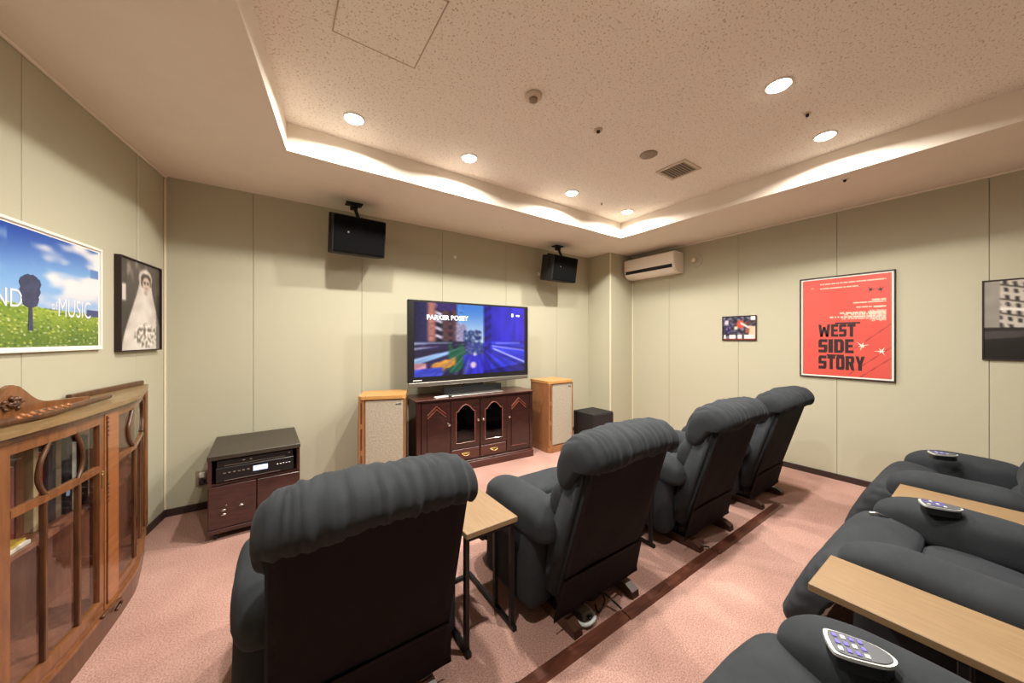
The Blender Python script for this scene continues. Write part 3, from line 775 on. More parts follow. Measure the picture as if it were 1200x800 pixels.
MB().box(-0.18, 0.18, 0, 0.014, 0.03, 0.43, 0.004).build('grille', M['nyl'], t)
for sx in (-1, 1):
    for y in (0.04, 0.32): MB().lathe([(0.02, 0), (0.02, 0.021)], (sx*0.15, y, 0), 12).build('foot', M['black'], t)

# ---------------------------------------------------------------- audio rack
t = thing('audio_rack', 'dark rosewood audio rack on casters near left corner', 'cabinet', (-0.113, 3.066, 0), math.radians(1.5))
w, D, H = 0.53, 0.60, 0.582
MB().box(-w/2-0.004, w/2+0.004, -0.004, D, H-0.032, H, 0.004).build('top', M['racktop'], t)
MB().box(-w/2, -w/2+0.02, 0.002, D-0.004, 0.075, H-0.032).box(w/2-0.02, w/2, 0.002, D-0.004, 0.075, H-0.032).box(-w/2, w/2, D-0.016, D-0.004, 0.075, H-0.032).box(-w/2+0.02, w/2-0.02, 0.01, D-0.016, 0.375, 0.388).build('carcass', M['rackwood'], t)
MB().box(-w/2-0.006, w/2+0.006, -0.006, D, 0.05, 0.078, 0.003).build('base', M['rackwood'], t)
for sx in (-1, 1):
    for y in (0.04, D-0.06):
        MB().lathe([(0.004, -0.011), (0.023, -0.010), (0.025, 0), (0.023, 0.010), (0.004, 0.011)], (0, 0, 0), 16, Matrix.Translation((sx*(w/2-0.04), y, 0.025)) @ Matrix.Rotation(PI/2, 4, 'Y')).build('caster', M['black'], t, True)
for sx in (-1, 1):
    x0, x1 = sorted((sx*0.002, sx*(w/2-0.002)))
    d = MB().box(x0, x1, -0.004, 0.014, 0.082, 0.37, 0.003).build('door', M['rackwood'], t)
    xm = (x0+x1)/2
    if sx < 0:
        for px, pz in ((xm-0.05, 0.205), (xm-0.05, 0.175), (xm+0.045, 0.215)):  # silver ovals stand in for reflections on the glossy door
            MB().lathe([(0.001, 0), (0.016, 0), (0.014, 0.006), (0.001, 0.008)], (0, 0, 0), 16, Matrix.Translation((px, -0.004, pz)) @ Matrix.Rotation(PI/2, 4, 'X') @ Matrix.Diagonal((1, 0.5, 1, 1))).build('reflection_oval', M['chrome'], d, True)
        MB().lathe([(0.004, 0), (0.005, 0.003), (0.001, 0.005)], (0, 0, 0), 10, Matrix.Translation((xm-0.035, -0.004, 0.235)) @ Matrix.Rotation(PI/2, 4, 'X')).build('lock', M['chrome'], d, True)
# receiver and player in the rack
rz = math.radians(1.5)
def rackpt(x, y, z): return Vector((-0.113+math.cos(rz)*x-math.sin(rz)*y, 3.066+math.sin(rz)*x+math.cos(rz)*y, z))
t = thing('receiver', 'black audio receiver with lit blue-white display in the rack', 'receiver', rackpt(0, 0.006, 0.389), rz)
MB().box(-0.22, 0.22, 0.012, 0.38, 0.006, 0.10, 0.003).build('case', M['black'], t)
MB().box(-0.225, 0.225, 0, 0.014, 0.004, 0.102, 0.003).build('front_panel', M['black'], t)
MB().box(-0.02, 0.065, -0.002, 0.002, 0.045, 0.08, 0.001).build('display', M['disp'], t)
for i in range(6): MB().box(-0.185+i*0.026, -0.185+i*0.026+0.014, -0.004, 0.002, 0.06, 0.068, 0.001).build('button', M['darksilver'], t)
for i in range(5): MB().box(0.12+i*0.018, 0.12+i*0.018+0.010, -0.004, 0.002, 0.058, 0.066, 0.001).build('button', M['silver'], t)
MB().box(-0.18, 0.14, -0.002, 0.002, 0.012, 0.015).build('trim_strip', M['silver'], t)
t = thing('disc_player', 'slim black disc player above the receiver in the rack', 'player', rackpt(0, 0.012, 0.491), rz)
MB().box(-0.215, 0.215, 0.01, 0.30, 0.0, 0.05, 0.003).build('case', M['black'], t)
MB().box(-0.22, 0.22, 0, 0.012, 0, 0.05, 0.002).build('front_panel', M['black'], t)
MB().box(-0.18, 0.17, -0.002, 0.002, 0.010, 0.014).build('tray_edge', M['darksilver'], t)
for x in (-0.08, -0.04, 0.19): MB().box(x, x+0.014, -0.003, 0.002, 0.028, 0.036, 0.001).build('button', M['silver'], t)
# outlet beside it
t = thing('wall_outlet', 'dark wall outlet with white plug left of audio rack', 'outlet', (-0.49, YW, 0.255))
MB().box(-0.038, 0.038, -0.008, 0, -0.062, 0.062, 0.003).build('plate', M['ventgrey'], t)
MB().box(-0.014, 0.018, -0.045, -0.007, 0.012, 0.05, 0.004).build('plug', M['white'], t)
MB().box(-0.016, 0.02, -0.05, -0.007, -0.045, -0.008, 0.006).tube(catmull([(0.0, -0.045, -0.03), (0.03, -0.06, -0.03), (0.08, -0.05, -0.06), (0.13, -0.03, -0.15)], 16, False), 0.005, 8).build('black_plug', M['black'], t)

# ---------------------------------------------------------------- wall speakers on brackets
def hung_speaker(label, x, y, z, rz, mx, my):
    t = thing('hanging_speaker', label, 'speaker', (mx, my, ZS), 0, 'speakers hung from the soffit')
    T = Matrix.Translation((x-mx, y-my, z-ZS)) @ Matrix.Rotation(rz, 4, 'Z') @ Matrix.Rotation(math.radians(9), 4, 'X')
    MB().box(-0.225, 0.225, 0.012, 0.24, -0.165, 0.165, 0.012, T, 2).build('cabinet', M['blackm'], t)
    MB().box(-0.215, 0.215, 0, 0.016, -0.155, 0.155, 0.008, T, 2).build('grille', M['blackcloth'], t)
    MB().lathe([(0.001, 0), (0.008, 0), (0.007, 0.002), (0.001, 0.002)], (0, 0, 0), 12, T @ Matrix.Translation((-0.1, -0.0005, 0.02)) @ Matrix.Rotation(PI/2, 4, 'X')).build('badge', M['silver'], t)
    MB().box(-0.235, 0.235, 0.09, 0.13, 0.165, 0.175, 0.001, T).box(-0.238, -0.226, 0.09, 0.13, 0.0, 0.175, 0.001, T).box(0.226, 0.238, 0.09, 0.13, 0.0, 0.175, 0.001, T).build('yoke', M['blackmetal'], t)
    top = T @ Vector((0, 0.11, 0.17))
    MB().box(-0.07, 0.07, -0.05, 0.05, -0.012, 0, 0.002).tube([(0, 0, -0.01), (top.x*0.5, top.y*0.5, top.z*0.55), tuple(top)], 0.016, 10).box(-0.03, 0.03, -0.03, 0.03, -0.055, -0.02, 0.004).build('bracket', M['blackmetal'], t)
hung_speaker('black box speaker hung from the soffit, left of the television', 0.625, 3.29, 2.30, math.radians(2), 0.60, 3.46)
hung_speaker('black box speaker hung from the soffit near the air conditioner', 3.13, 3.28, 2.295, math.radians(3), 3.15, 3.46)
for x, z, lb in ((1.742, 2.349, 'small white wall stud high above the television'), (3.013, 2.285, 'small white wall disc just left of the right hanging speaker')):
    o = tag(MB().lathe([(0.001, 0), (0.022, 0), (0.02, 0.006), (0.001, 0.008)], (0, 0, 0), 16, Matrix.Rotation(PI/2, 4, 'X')).build('wall_disc', M['white'], None, True), lb, 'wall fitting'); o.location = (x, YW, z)

# ---------------------------------------------------------------- air conditioner (right wall) : local -y faces the room
RW = -PI/2
t = thing('air_conditioner', 'white split air conditioner high on the right wall', 'air conditioner', (XR, 2.86, 2.27), RW)
pr = [(0, 0.0), (-0.14, 0.0), (-0.205, 0.03), (-0.235, 0.075), (-0.24, 0.25), (-0.225, 0.275), (0, 0.275)]
m = MB().prof(pr, -0.39, 0.39); bmesh.ops.bevel(m.bm, geom=list(m.bm.edges), offset=0.006, segments=2, affect='EDGES'); m.build('casing', M['acwhite'], t, False)
MB().box(-0.385, 0.385, -0.246, -0.232, 0.105, 0.262, 0.004).build('front_panel', M['acwhite'], t)
MB().prof([(-0.226, 0.105), (-0.2405, 0.105), (-0.238, 0.060), (-0.19, 0.025)], -0.36, 0.36).build('outlet_slot', M['blackm'], t)
MB().prof([(-0.225, 0.040), (-0.245, 0.056), (-0.215, 0.022), (-0.15, -0.006), (-0.15, 0.004)], -0.375, 0.375).build('louver', M['acwhite'], t)
t = thing('duct_cover', 'round cream duct cover on the wall beside the air conditioner', 'wall fitting', (XR, 2.31, 2.41), RW)
MB().lathe([(0.001, 0), (0.088, 0), (0.086, 0.006), (0.07, 0.010), (0.001, 0.010)], (0, 0, 0), 32, Matrix.Rotation(PI/2, 4, 'X')).build('cover', M['wall'], t, True)
MB().lathe([(0.001, 0.009), (0.03, 0.009), (0.026, 0.03), (0.001, 0.034)], (0, 0, 0.03), 20, Matrix.Rotation(PI/2, 4, 'X')).build('cap', M['cream'], t, True)

# ---------------------------------------------------------------- posters and pictures
def framed(name, label, cat, loc, rz, w, h, fn, nx, ny, frame, fw=0.012, dep=0.022, mat_w=0.0):
    t = thing(name, label, cat, loc, rz)
    f = MB()
    for b in ((-w/2, w/2, h/2-fw, h/2), (-w/2, w/2, -h/2, -h/2+fw), (-w/2, -w/2+fw, -h/2+fw, h/2-fw), (w/2-fw, w/2, -h/2+fw, h/2-fw)):
        f.box(b[0], b[1], -dep, 0, b[2], b[3], 0.0015)
    f.build('frame', M[frame], t)
    MB().box(-w/2+fw*0.5, w/2-fw*0.5, -dep*0.6, -0.002, -h/2+fw*0.5, h/2-fw*0.5).build('mount', M['paper'], t)
    picture('print', w-2*fw-2*mat_w, h-2*fw-2*mat_w, nx, ny, fn, M['picture'], t, -dep*0.6-0.0008)
    return t
# red poster, right wall
def redp(u, v):
    c = (208, 84, 74)
    g = nz(u*3, v*3)*4; c = (c[0]+g, c[1]+g, c[2]+g)
    w = (250, 200, 180)
    if 0.22 < u < 0.95 and abs(v-(0.055)) < 0.006 and nz(u*70, 1) > -0.25: c = w
    if 0.22 < u < 0.66 and abs(v-(0.095)) < 0.006 and nz(u*70, 4) > -0.25: c = w
    if 0.10 < u < 0.15 and abs(v-0.085) < 0.005: c = lerp(c, w, 0.6)
    for k, (a, vv, th) in enumerate(((0.60, 0.265, 0.007), (0.80, 0.245, 0.007), (0.64, 0.31, 0.006), (0.82, 0.31, 0.009), (0.45, 0.36, 0.008), (0.50, 0.378, 0.006), (0.34, 0.40, 0.006), (0.48, 0.42, 0.006))):
        if a < u < 0.95 and abs(v-vv) < th and nz(u*90, k*3.1) > -0.3: c = w
    if 0.78 < u < 0.95 and 0.34 < v < 0.455 and nz(u*60, v*70) > -0.1: c = lerp(c, w, 0.8)
    if u > 0.56 and v > 0.47 and min(abs((v+0.62*u)-1.10), abs((v+0.62*u)-1.32), abs((v+0.62*u)-1.42)) < 0.004: c = (150, 50, 56)
    return c
WSW, WSH = 0.672, 1.004
t = framed('framed_poster', 'red film poster with black block title in a thin black frame', 'poster', (XR, 0.888, 1.497), RW, WSW, WSH, redp, 120, 180, 'ink', 0.010, 0.022, 0.014)
iw, ih = WSW-0.048, WSH-0.048
def X(u): return -iw/2+iw*u
def Z(v): return ih/2-ih*v
yy = -0.0145
T_ = 0.30
GL = {   # heavy condensed capitals, each a list of outlines in a unit cell
    'W': [[(0, 1), (0.24, 1), (0.36, 0), (0.14, 0)], [(0.36, 0), (0.14, 0), (0.40, 0.8), (0.60, 0.8), (0.50, 0.5)], [(0.40, 0.8), (0.60, 0.8), (0.86, 0), (0.64, 0), (0.50, 0.45)], [(0.64, 0), (0.86, 0), (1, 1), (0.76, 1)]],
    'E': [[(0, 0), (0.40, 0), (0.40, 1), (0, 1)], [(0.40, 0.8), (1, 0.8), (1, 1), (0.40, 1)], [(0.40, 0.41), (0.9, 0.41), (0.9, 0.6), (0.40, 0.6)], [(0.40, 0), (1, 0), (1, 0.2), (0.40, 0.2)]],
    'S': [[(0, 0.86), (0.14, 1), (1, 1), (1, 0.78), (0, 0.78)], [(0, 0.78), (0.38, 0.78), (0.38, 0.6), (0, 0.5)], [(0, 0.5), (0.38, 0.6), (1, 0.6), (1, 0.5), (0.62, 0.39), (0, 0.39)], [(0.62, 0.39), (1, 0.5), (1, 0.22), (0.62, 0.22)], [(0, 0), (0.86, 0), (1, 0.14), (1, 0.22), (0, 0.22)]],
    'T': [[(0, 0.78), (1, 0.78), (1, 1), (0, 1)], [(0.29, 0), (0.71, 0), (0.71, 0.78), (0.29, 0.78)]],
    'I': [[(0, 0), (1, 0), (1, 1), (0, 1)]],
    'D': [[(0, 0), (0.40, 0), (0.40, 1), (0, 1)], [(0.40, 0.8), (0.62, 0.8), (0.8, 1), (0.40, 1)], [(0.40, 0), (0.8, 0), (0.62, 0.2), (0.40, 0.2)], [(0.62, 0.2), (0.8, 0), (1, 0.18), (1, 0.82), (0.8, 1), (0.62, 0.8)]],
    'O': [[(0, 0.12), (0.12, 0), (0.38, 0.2), (0.38, 0.8), (0.12, 1), (0, 0.88)], [(0.12, 1), (0.38, 0.8), (0.62, 0.8), (0.88, 1)], [(0.88, 1), (0.62, 0.8), (0.62, 0.2), (0.88, 0), (1, 0.12), (1, 0.88)], [(0.12, 0), (0.88, 0), (0.62, 0.2), (0.38, 0.2)]],
    'R': [[(0, 0), (0.40, 0), (0.40, 1), (0, 1)], [(0.40, 0.82), (0.62, 0.82), (0.88, 1), (0.40, 1)], [(0.62, 0.82), (0.88, 1), (1, 0.88), (1, 0.6), (0.88, 0.46), (0.62, 0.6)], [(0.40, 0.46), (0.88, 0.46), (0.62, 0.6), (0.40, 0.6)], [(0.40, 0.46), (0.88, 0.46), (1, 0), (0.66, 0)]],
    'Y': [[(0, 1), (0.36, 1), (0.5, 0.66), (0.64, 1), (1, 1), (0.70, 0.42), (0.30, 0.42)], [(0.30, 0), (0.70, 0), (0.70, 0.42), (0.30, 0.42)]],
}
def block_word(word, u0, u1, v0, v1, widths):
    m = MB(); tot = sum(widths)+0.10*(len(word)-1); x = X(u0); k = (X(u1)-X(u0))/tot; zb, zh = Z(v1), Z(v0)-Z(v1)
    for ch, wd in zip(word, widths):
        for P in GL[ch]: m.prof([(x+px*wd*k, zb+pz*zh) for px, pz in P], yy-0.0006, yy, 'y')
        x += (wd+0.10)*k
    m.build('lettering', M['ink'], t)
block_word('WEST', 0.20, 0.63, 0.472, 0.60, (1.35, 0.8, 0.8, 0.85))
block_word('SIDE', 0.20, 0.61, 0.625, 0.765, (0.9, 0.45, 0.95, 0.8))
block_word('STORY', 0.20, 0.73, 0.795, 0.935, (0.9, 0.85, 0.9, 0.9, 0.95))
MB().box(X(0.40), X(0.68), yy-0.0006, yy, Z(0.47), Z(0.455)).box(X(0.30), X(0.50), yy-0.0006, yy, Z(0.795), Z(0.782)).build('title_bar', M['ink'], t)
def sprig(cu, cv, s, mt, rot):
    """an abstract printed star-like mark"""
    rad = (1.0, 0.2, 0.75, 0.18, 1.1, 0.22, 0.6, 0.15, 0.95, 0.24, 0.5, 0.2)
    pts = [(X(cu)+s*r*math.cos(math.radians(rot+30*k)), Z(cv)+s*r*math.sin(math.radians(rot+30*k))) for k, r in enumerate(rad)]
    MB().prof(pts, yy-0.0006, yy, 'y').build('printed_mark', M[mt], t)
sprig(0.79, 0.145, 0.035, 'ink', 0); sprig(0.89, 0.15, 0.035, 'ink', 40)
sprig(0.70, 0.69, 0.05, 'inkw', 15); sprig(0.90, 0.74, 0.045, 'inkw', 60)

# sky and meadow poster, left wall
def at_left(s, z, d=0.0):
    p = C0+LD*s+LN*d; return (p.x, p.y, z)
def meadow(u, v):
    hz_ = 0.60-0.14*(u-0.0)*0+0.10*math.sin(u*3.0-0.2)*0.4+0.10*(u-0.45)
    c = lerp((28, 62, 156), (120, 168, 222), ss(0.0, 0.6, v+0.25*u))
    cl = nz(u*4.2, v*6, 1, 2)*0.6+nz(u*10, v*14, 1, 6)*0.25
    if u > 0.52:
        k = ss(-0.05, 0.35, cl+0.9*(u-0.62)-1.2*max(0, 0.22-v)+0.05-0.9*max(0, v-0.42)); c = lerp(c, (226, 222, 226), k)
    if u < 0.4: c = lerp(c, (170, 196, 232), ss(0.0, 0.5, cl)*0.5)
    c = lerp(c, (168, 186, 220), ss(0.42, 0.62, v)*0.5)
    if u > 0.93 and 0.2 < v < 0.29: c = (90, 130, 190)
    if v > hz_+0.01*nz(u*40, 1):
        f = nz(u*60, v*70, 1, 9); g = nz(u*8, v*8, 1, 1)
        c = lerp((104, 136, 40), (160, 178, 62), 0.5+0.5*g)
        c = lerp(c, (60, 90, 30), ss(0.65, 1.0, v)*0.6)
        if f > 0.42: c = (226, 220, 96) if nz(u*50, v*50, 1, 4) > 0 else (236, 236, 220)
        elif f < -0.38: c = lerp(c, (44, 72, 26), 0.7)
    if u > 0.90 and hz_-0.04 < v < hz_+0.03: c = (60, 70, 120)
    return c
PW, PH = 1.0, 0.566
sc_ = 1.762
lc = at_left((0.765+sc_)/2, 1.605)
PWl = sc_-0.765
t = framed('framed_poster', 'blue sky and flower meadow poster in a white frame on left wall', 'poster', lc, LW_ANG, PWl, 0.57, soft(meadow, 0.003), 200, 120, 'white', 0.014, 0.02, 0.010)
# lone dark tree on the meadow and the title across it
iw, ih = PWl-0.048, 0.57-0.048
ptr = MB(); tx = X(0.52); yy = -0.0135
ptr.prof([(tx-0.012, Z(0.86)), (tx+0.014, Z(0.86)), (tx+0.006, Z(0.45)), (tx-0.004, Z(0.45))], yy-0.0008, yy, 'y')
for k in range(12):
    a = k/12*2*PI
    ptr.prof([(tx+0.024*math.cos(a)*(1+0.3*math.sin(3*a))+0.032*math.cos(b*PI/4), Z(0.52)+0.06*math.sin(a)*(1+0.3*math.cos(2*a))+0.03*math.sin(b*PI/4)) for b in range(8)], yy-0.0008-0.00003*k, yy, 'y')
ptr.build('tree_print', plain('navy_print', rgb(58, 64, 96), 0.5, var=0.25, scale=30), t)
lettering('SOUND', M['txtw'], t, X(0.14), X(0.475), Z(0.67), Z(0.52), yy, -0.004)
lettering('of', M['txtw'], t, X(0.645), X(0.685), Z(0.66), Z(0.585), yy, 0.0)
lettering('MUSIC', M['txtw'], t, X(0.69), X(0.93), Z(0.72), Z(0.55), yy, -0.004)

# monochrome wedding portrait, left wall
def bride(u, v):
    c = lerp((88, 80, 76), (44, 40, 38), ss(0, 1, v)) 
    c = lerp(c, (150, 142, 134), 0.8*ss(0.1, 0.5, nz(u*9, v*5, 1, 2)))
    if u < 0.16: c = (70, 66, 62)
    if 0.02 < u < 0.14 and 0.28 < v < 0.46: c = (206, 198, 190)
    if v > 0.5 and u < 0.28: c = lerp((74, 74, 66), (40, 40, 36), v)
    half = 0.12+0.40*ss(0.06, 1.05, v)
    cx = 0.62-0.06*v
    veil = abs(u-cx) < half*(1.0 if v > 0.14 else 0.0) or ((u-cx)**2/0.03+(v-0.17)**2/0.012 < 1)
    if veil:
        e = abs(u-cx)/half; c = lerp((216, 208, 202), (172, 164, 158), e); c = lerp(c, (238, 232, 226), 0.4+0.4*nz(u*6, v*9))
    if abs(u-0.62) < 0.13 and abs(v-0.2) < 0.10 and ((u-0.62)/0.15)**2+((v-0.2)/0.09)**2 < 1: c = (70, 62, 58)
    if ((u-0.63)/0.10)**2+((v-0.235)/0.085)**2 < 1:
        c = (206, 186, 174)
        if abs(v-0.22) < 0.012 and (abs(u-0.59) < 0.025 or abs(u-0.67) < 0.025): c = (60, 46, 44)
        if abs(v-0.282) < 0.008 and abs(u-0.63) < 0.03: c = (120, 66, 66)
    if abs(u-0.62) < 0.045 and 0.31 < v < 0.36: c = (186, 166, 156)
    if ((u-0.62)/0.30)**2+((v-0.84)/0.14)**2 < 1:
        f = nz(u*18, v*24, 1, 5); c = (234, 230, 222) if f > 0.05 else ((96, 92, 84) if f < -0.2 else (176, 168, 160))
    if u > 0.9: c = lerp(c, (60, 54, 52), 0.6)
    return c
t = framed('framed_picture', 'black and white wedding portrait of a veiled bride in a black frame', 'picture', at_left(0.372, 1.60), LW_ANG, 0.50, 0.60, soft(bride, 0.010), 90, 110, 'ink', 0.008, 0.034)
MB().box(-0.02, 0.02, -0.012, -0.004, 0.302, 0.312).tube([(0, -0.006, 0.31), (0, -0.006, 1.02)], 0.0012, 6).build('hanging_wire', M['white'], t)

# small colour photo, right wall
def small(u, v):
    k = nz(u*9, v*7, 1, 3); c = lerp((32, 30, 44), (120, 116, 140), ss(-0.3, 0.5, k))
    if (u-0.55)**2/0.014+(v-0.33)**2/0.03 < 1: c = (196, 74, 54)
    if u > 0.55 and abs(v-0.30-(u-0.58)*0.8) < 0.05: c = (226, 206, 200)
    if 0.72 < u < 0.86 and 0.2 < v < 0.38: c = (84, 52, 42)
    if u > 0.8 and v > 0.42: c = (222, 186, 160)
    if u > 0.70 and 0.5 < v < 0.72 and u < 0.82: c = (140, 84, 70)
    if 0.36 < u < 0.46 and 0.42 < v < 0.55: c = (206, 204, 170)
    if 0.06 < u < 0.18 and 0.15 < v < 0.33: c = (204, 190, 206)
    if 0.06 < u < 0.24 and 0.4 < v < 0.72: c = lerp((24, 22, 60), (150, 120, 190), ss(0, 0.4, nz(u*20, v*16)))
    if u > 0.86 and v < 0.17: c = (240, 236, 228)
    if v > 0.78 and ((0.03 < u < 0.09) or (0.2 < u < 0.4) or (0.46 < u < 0.6) or (0.66 < u < 0.95)): c = (240, 234, 224)
    if v > 0.95: c = (120, 50, 44)
    return c
framed('framed_picture', 'small colour action photo in a black frame left of red poster', 'picture', (XR, 1.80, 1.507), RW, 0.362, 0.293, soft(small, 0.012), 70, 56, 'ink', 0.009, 0.018)
# black and white street photo, right wall edge
def street(u, v):
    c = lerp((128, 124, 118), (156, 150, 142), nz(u*6, v*6)*0.5+0.5)
    if u > 0.10 and v < 0.63:
        a = v-0.06+0.0*u; r = (v*11-u*4.2)
        c = lerp((176, 168, 158), (206, 198, 188), nz(u*14, v*14)*0.5+0.5)
        if (r % 2) < 0.22: c = (70, 64, 60)
        if ((r % 1) > 0.45 and ((u*17-v*1.1) % 1) < 0.42): c = (44, 40, 40)
        if abs(v-0.36-0.16*(u-0.12)) < 0.018: c = (226, 220, 212)
    if v > 0.595: c = lerp((36, 33, 33), (22, 20, 20), ss(0.6, 0.9, v))
    if v > 0.64 and abs(v-0.70+0.12*u) < 0.05: c = (66, 62, 62)
    if 0.20 < u < 0.46 and abs(v-0.57-0.04*u) < 0.022: c = (190, 184, 180)
    if u > 0.42+0.1*abs(v-0.5) and v > 0.37 and u < 0.72: c = (20, 20, 26)
    if (u-0.56)**2/0.006+(v-0.32)**2/0.006 < 1: c = (150, 140, 134)
    return c
framed('framed_picture', 'black and white street corner photo cut by the right picture edge', 'picture', (XR, -0.262, 1.525), RW, 0.73, 0.61, soft(street, 0.005), 120, 100, 'ink', 0.009, 0.02)

# ---------------------------------------------------------------- bow-fronted glass display cabinet on the left wall
SC0 = 1.562
vo = thing('display_cabinet', 'antique walnut display cabinet with bowed glass front, at the left edge', 'cabinet', at_left(SC0, 0), LW_ANG)
KN = [(0, 0.285), (0.24, 0.272), (0.38, 0.262), (0.60, 0.236), (0.87, 0.15), (1.04, 0.092), (1.16, 0.045), (1.20, 0.02)]
def dep(x):
    x = abs(x)
    for (a, p), (b, q) in zip(KN, KN[1:]):
        if x <= b: return p+(q-p)*(x-a)/(b-a)
    return 0.02
def sdep(x): return sum(dep(x+k*0.03) for k in (-2, -1, 0, 1, 2))/5
XE = 1.18
def outline(off, x0=-XE, x1=XE, n=48):
    pts = [(x0+(x1-x0)*i/n, -(sdep(x0+(x1-x0)*i/n)+off)) for i in range(n+1)]
    return pts+[(x1, -0.012), (x0, -0.012)]
MB().prism(outline(0.006, -XE-0.01, XE+0.01), 0, 0.105).build('plinth', M['vitdark'], vo)
MB().prism(outline(0.014, -XE-0.012, XE+0.012), 0.105, 0.122).build('base_moulding', M['vit'], vo)
MB().prism(outline(0.0), 0.122, 0.132).build('floor_board', M['vitback'], vo)
MB().prism(outline(0.022, -XE-0.02, XE+0.02), 1.052, 1.072).build('top_board', M['vittop'], vo)
MB().prism(outline(0.012, -XE-0.01, XE+0.01), 1.032, 1.053).build('cornice', M['vitdark'], vo)
MB().box(-XE, XE, -0.024, -0.012, 0.13, 1.034).build('back_panel', M['vitback'], vo)
MB().prism([(x, y*0.92) for x, y in outline(-0.022)], 0.602, 0.619).build('shelf', M['vitback'], vo)
def strip(x0, x1, z0, z1, th, off, n=10):
    """a curved bar that follows the bow"""
    f = [(x0+(x1-x0)*i/n, -(sdep(x0+(x1-x0)*i/n)+off)) for i in range(n+1)]
    b = [(x, y+th) for x, y in reversed(f)]
    return MB().prism(f+b, z0, z1)
# pilasters and end posts
for sx in (-1, 1):
    a, b = sorted((sx*0.262, sx*0.39))
    p = strip(a, b, 0.122, 1.034, 0.05, 0.004).build('pilaster', M['vitburl'], vo)
    for zc in (0.93, 0.62):
        m = MB()
        for k in range(5): m.lathe([(0.001, -0.004), (0.010, 0), (0.001, 0.004)], (0, 0, 0), 8, Matrix.Translation((sx*0.282, -(sdep(0.282)+0.006), zc+0.02*k)) @ Matrix.Diagonal((1, 0.6, 2.0, 1)))
        m.build('carving', M['vitdark'], p, True)
    strip(sx*0.279-0.004, sx*0.279+0.004, 0.14, 1.02, 0.006, 0.008, 2).build('reed', M['vitdark'], p)
    MB().tube(catmull([(sx*0.20, -(sdep(0.2)+0.02), 0.125), (sx*0.28, -(sdep(0.28)+0.026), 0.13), (sx*0.34, -(sdep(0.34)+0.03), 0.115), (sx*0.36, -(sdep(0.36)+0.022), 0.085), (sx*0.33, -(sdep(0.33)+0.016), 0.07)], 20, False), 0.008, 8).build('foot_scroll', M['vitdark'], vo, True)
    a, b = sorted((sx*(XE-0.03), sx*XE))
    MB().box(a, b, -0.06, -0.012, 0.122, 1.034, 0.004).build('end_post', M['vit'], vo)
# door
d = strip(-0.26, -0.225, 0.135, 1.03, 0.022, 0.002)
for args in ((0.225, 0.26, 0.135, 1.03, 0.022, 0.002), (-0.225, 0.225, 0.99, 1.03, 0.022, 0.002), (-0.225, 0.225, 0.135, 0.185, 0.022, 0.002)):
    e = strip(*args); me = bpy.data.meshes.new('t'); e.bm.to_mesh(me); e.bm.free(); d.bm.from_mesh(me); bpy.data.meshes.remove(me)
door = d.build('door', M['vit'], vo)
strip(-0.225, 0.225, 0.775, 0.802, 0.02, 0.004).build('glazing_bar', M['vit'], door)
for x in (-0.09, 0.085): MB().box(x-0.008, x+0.008, -(sdep(x)+0.004), -(sdep(x)-0.014), 0.185, 0.776, 0.003).build('glazing_bar', M['vitdark'], door)
for sx in (-1, 1):
    pts = [(sx*0.082, 0.795), (sx*0.106, 0.835), (sx*0.116, 0.875), (sx*0.106, 0.925), (sx*0.084, 0.965), (sx*0.068, 0.995)]
    MB().tube([(p.x, -(sdep(p.x)-0.003), p.y) for p in catmull([(a, b, 0) for a, b in pts], 30, False)], 0.008, 8).build('glazing_bar', M['vitdark'], door, True)
strip(-0.225, 0.225, 0.186, 0.989, 0.003, -0.008).build('pane', M['glass'], door)
MB().lathe([(0.008, 0), (0.009, 0.004), (0.003, 0.007)], (0, 0, 0), 12, Matrix.Translation((0.242, -(sdep(0.242)+0.002), 0.76)) @ Matrix.Rotation(PI/2, 4, 'X')).box(0.237, 0.247, -(sdep(0.22)+0.007), -(sdep(0.22)), 0.70, 0.775, 0.002).build('lock_plate', M['brass'], door)
# curved glass wings
for sx in (-1, 1):
    a, b = sorted((sx*0.39, sx*(XE-0.03)))
    w = strip(a, b, 1.0, 1.033, 0.022, 0.0).build('wing_frame', M['vit'], vo)
    strip(a, b, 0.132, 0.175, 0.022, 0.0).build('bottom_rail', M['vit'], w)
    strip(a, b, 0.775, 0.80, 0.018, 0.002).build('glazing_bar', M['vit'], w)
    for xm in (0.62, 0.86, 1.02):
        x = sx*xm
        MB().box(x-0.009, x+0.009, -(sdep(x)+0.003), -(sdep(x)-0.014), 0.175, 0.776, 0.003).build('glazing_bar', M['vitdark'], w)
    for c_, dx in ((0.55, -1), (0.98, 1)):
        pts = [(sx*(c_-dx*0.03), 0.80), (sx*(c_+dx*0.02), 0.85), (sx*(c_+dx*0.03), 0.91), (sx*c_, 0.96), (sx*(c_-dx*0.03), 1.0)]
        MB().tube([(p.x, -(sdep(p.x)-0.003), p.y) for p in catmull([(q, r, 0) for q, r in pts], 14, False)], 0.009, 8).build('glazing_bar', M['vitdark'], w, True)
    strip(a, b, 0.176, 1.0, 0.003, -0.006, 16).build('pane', M['glass'], w)
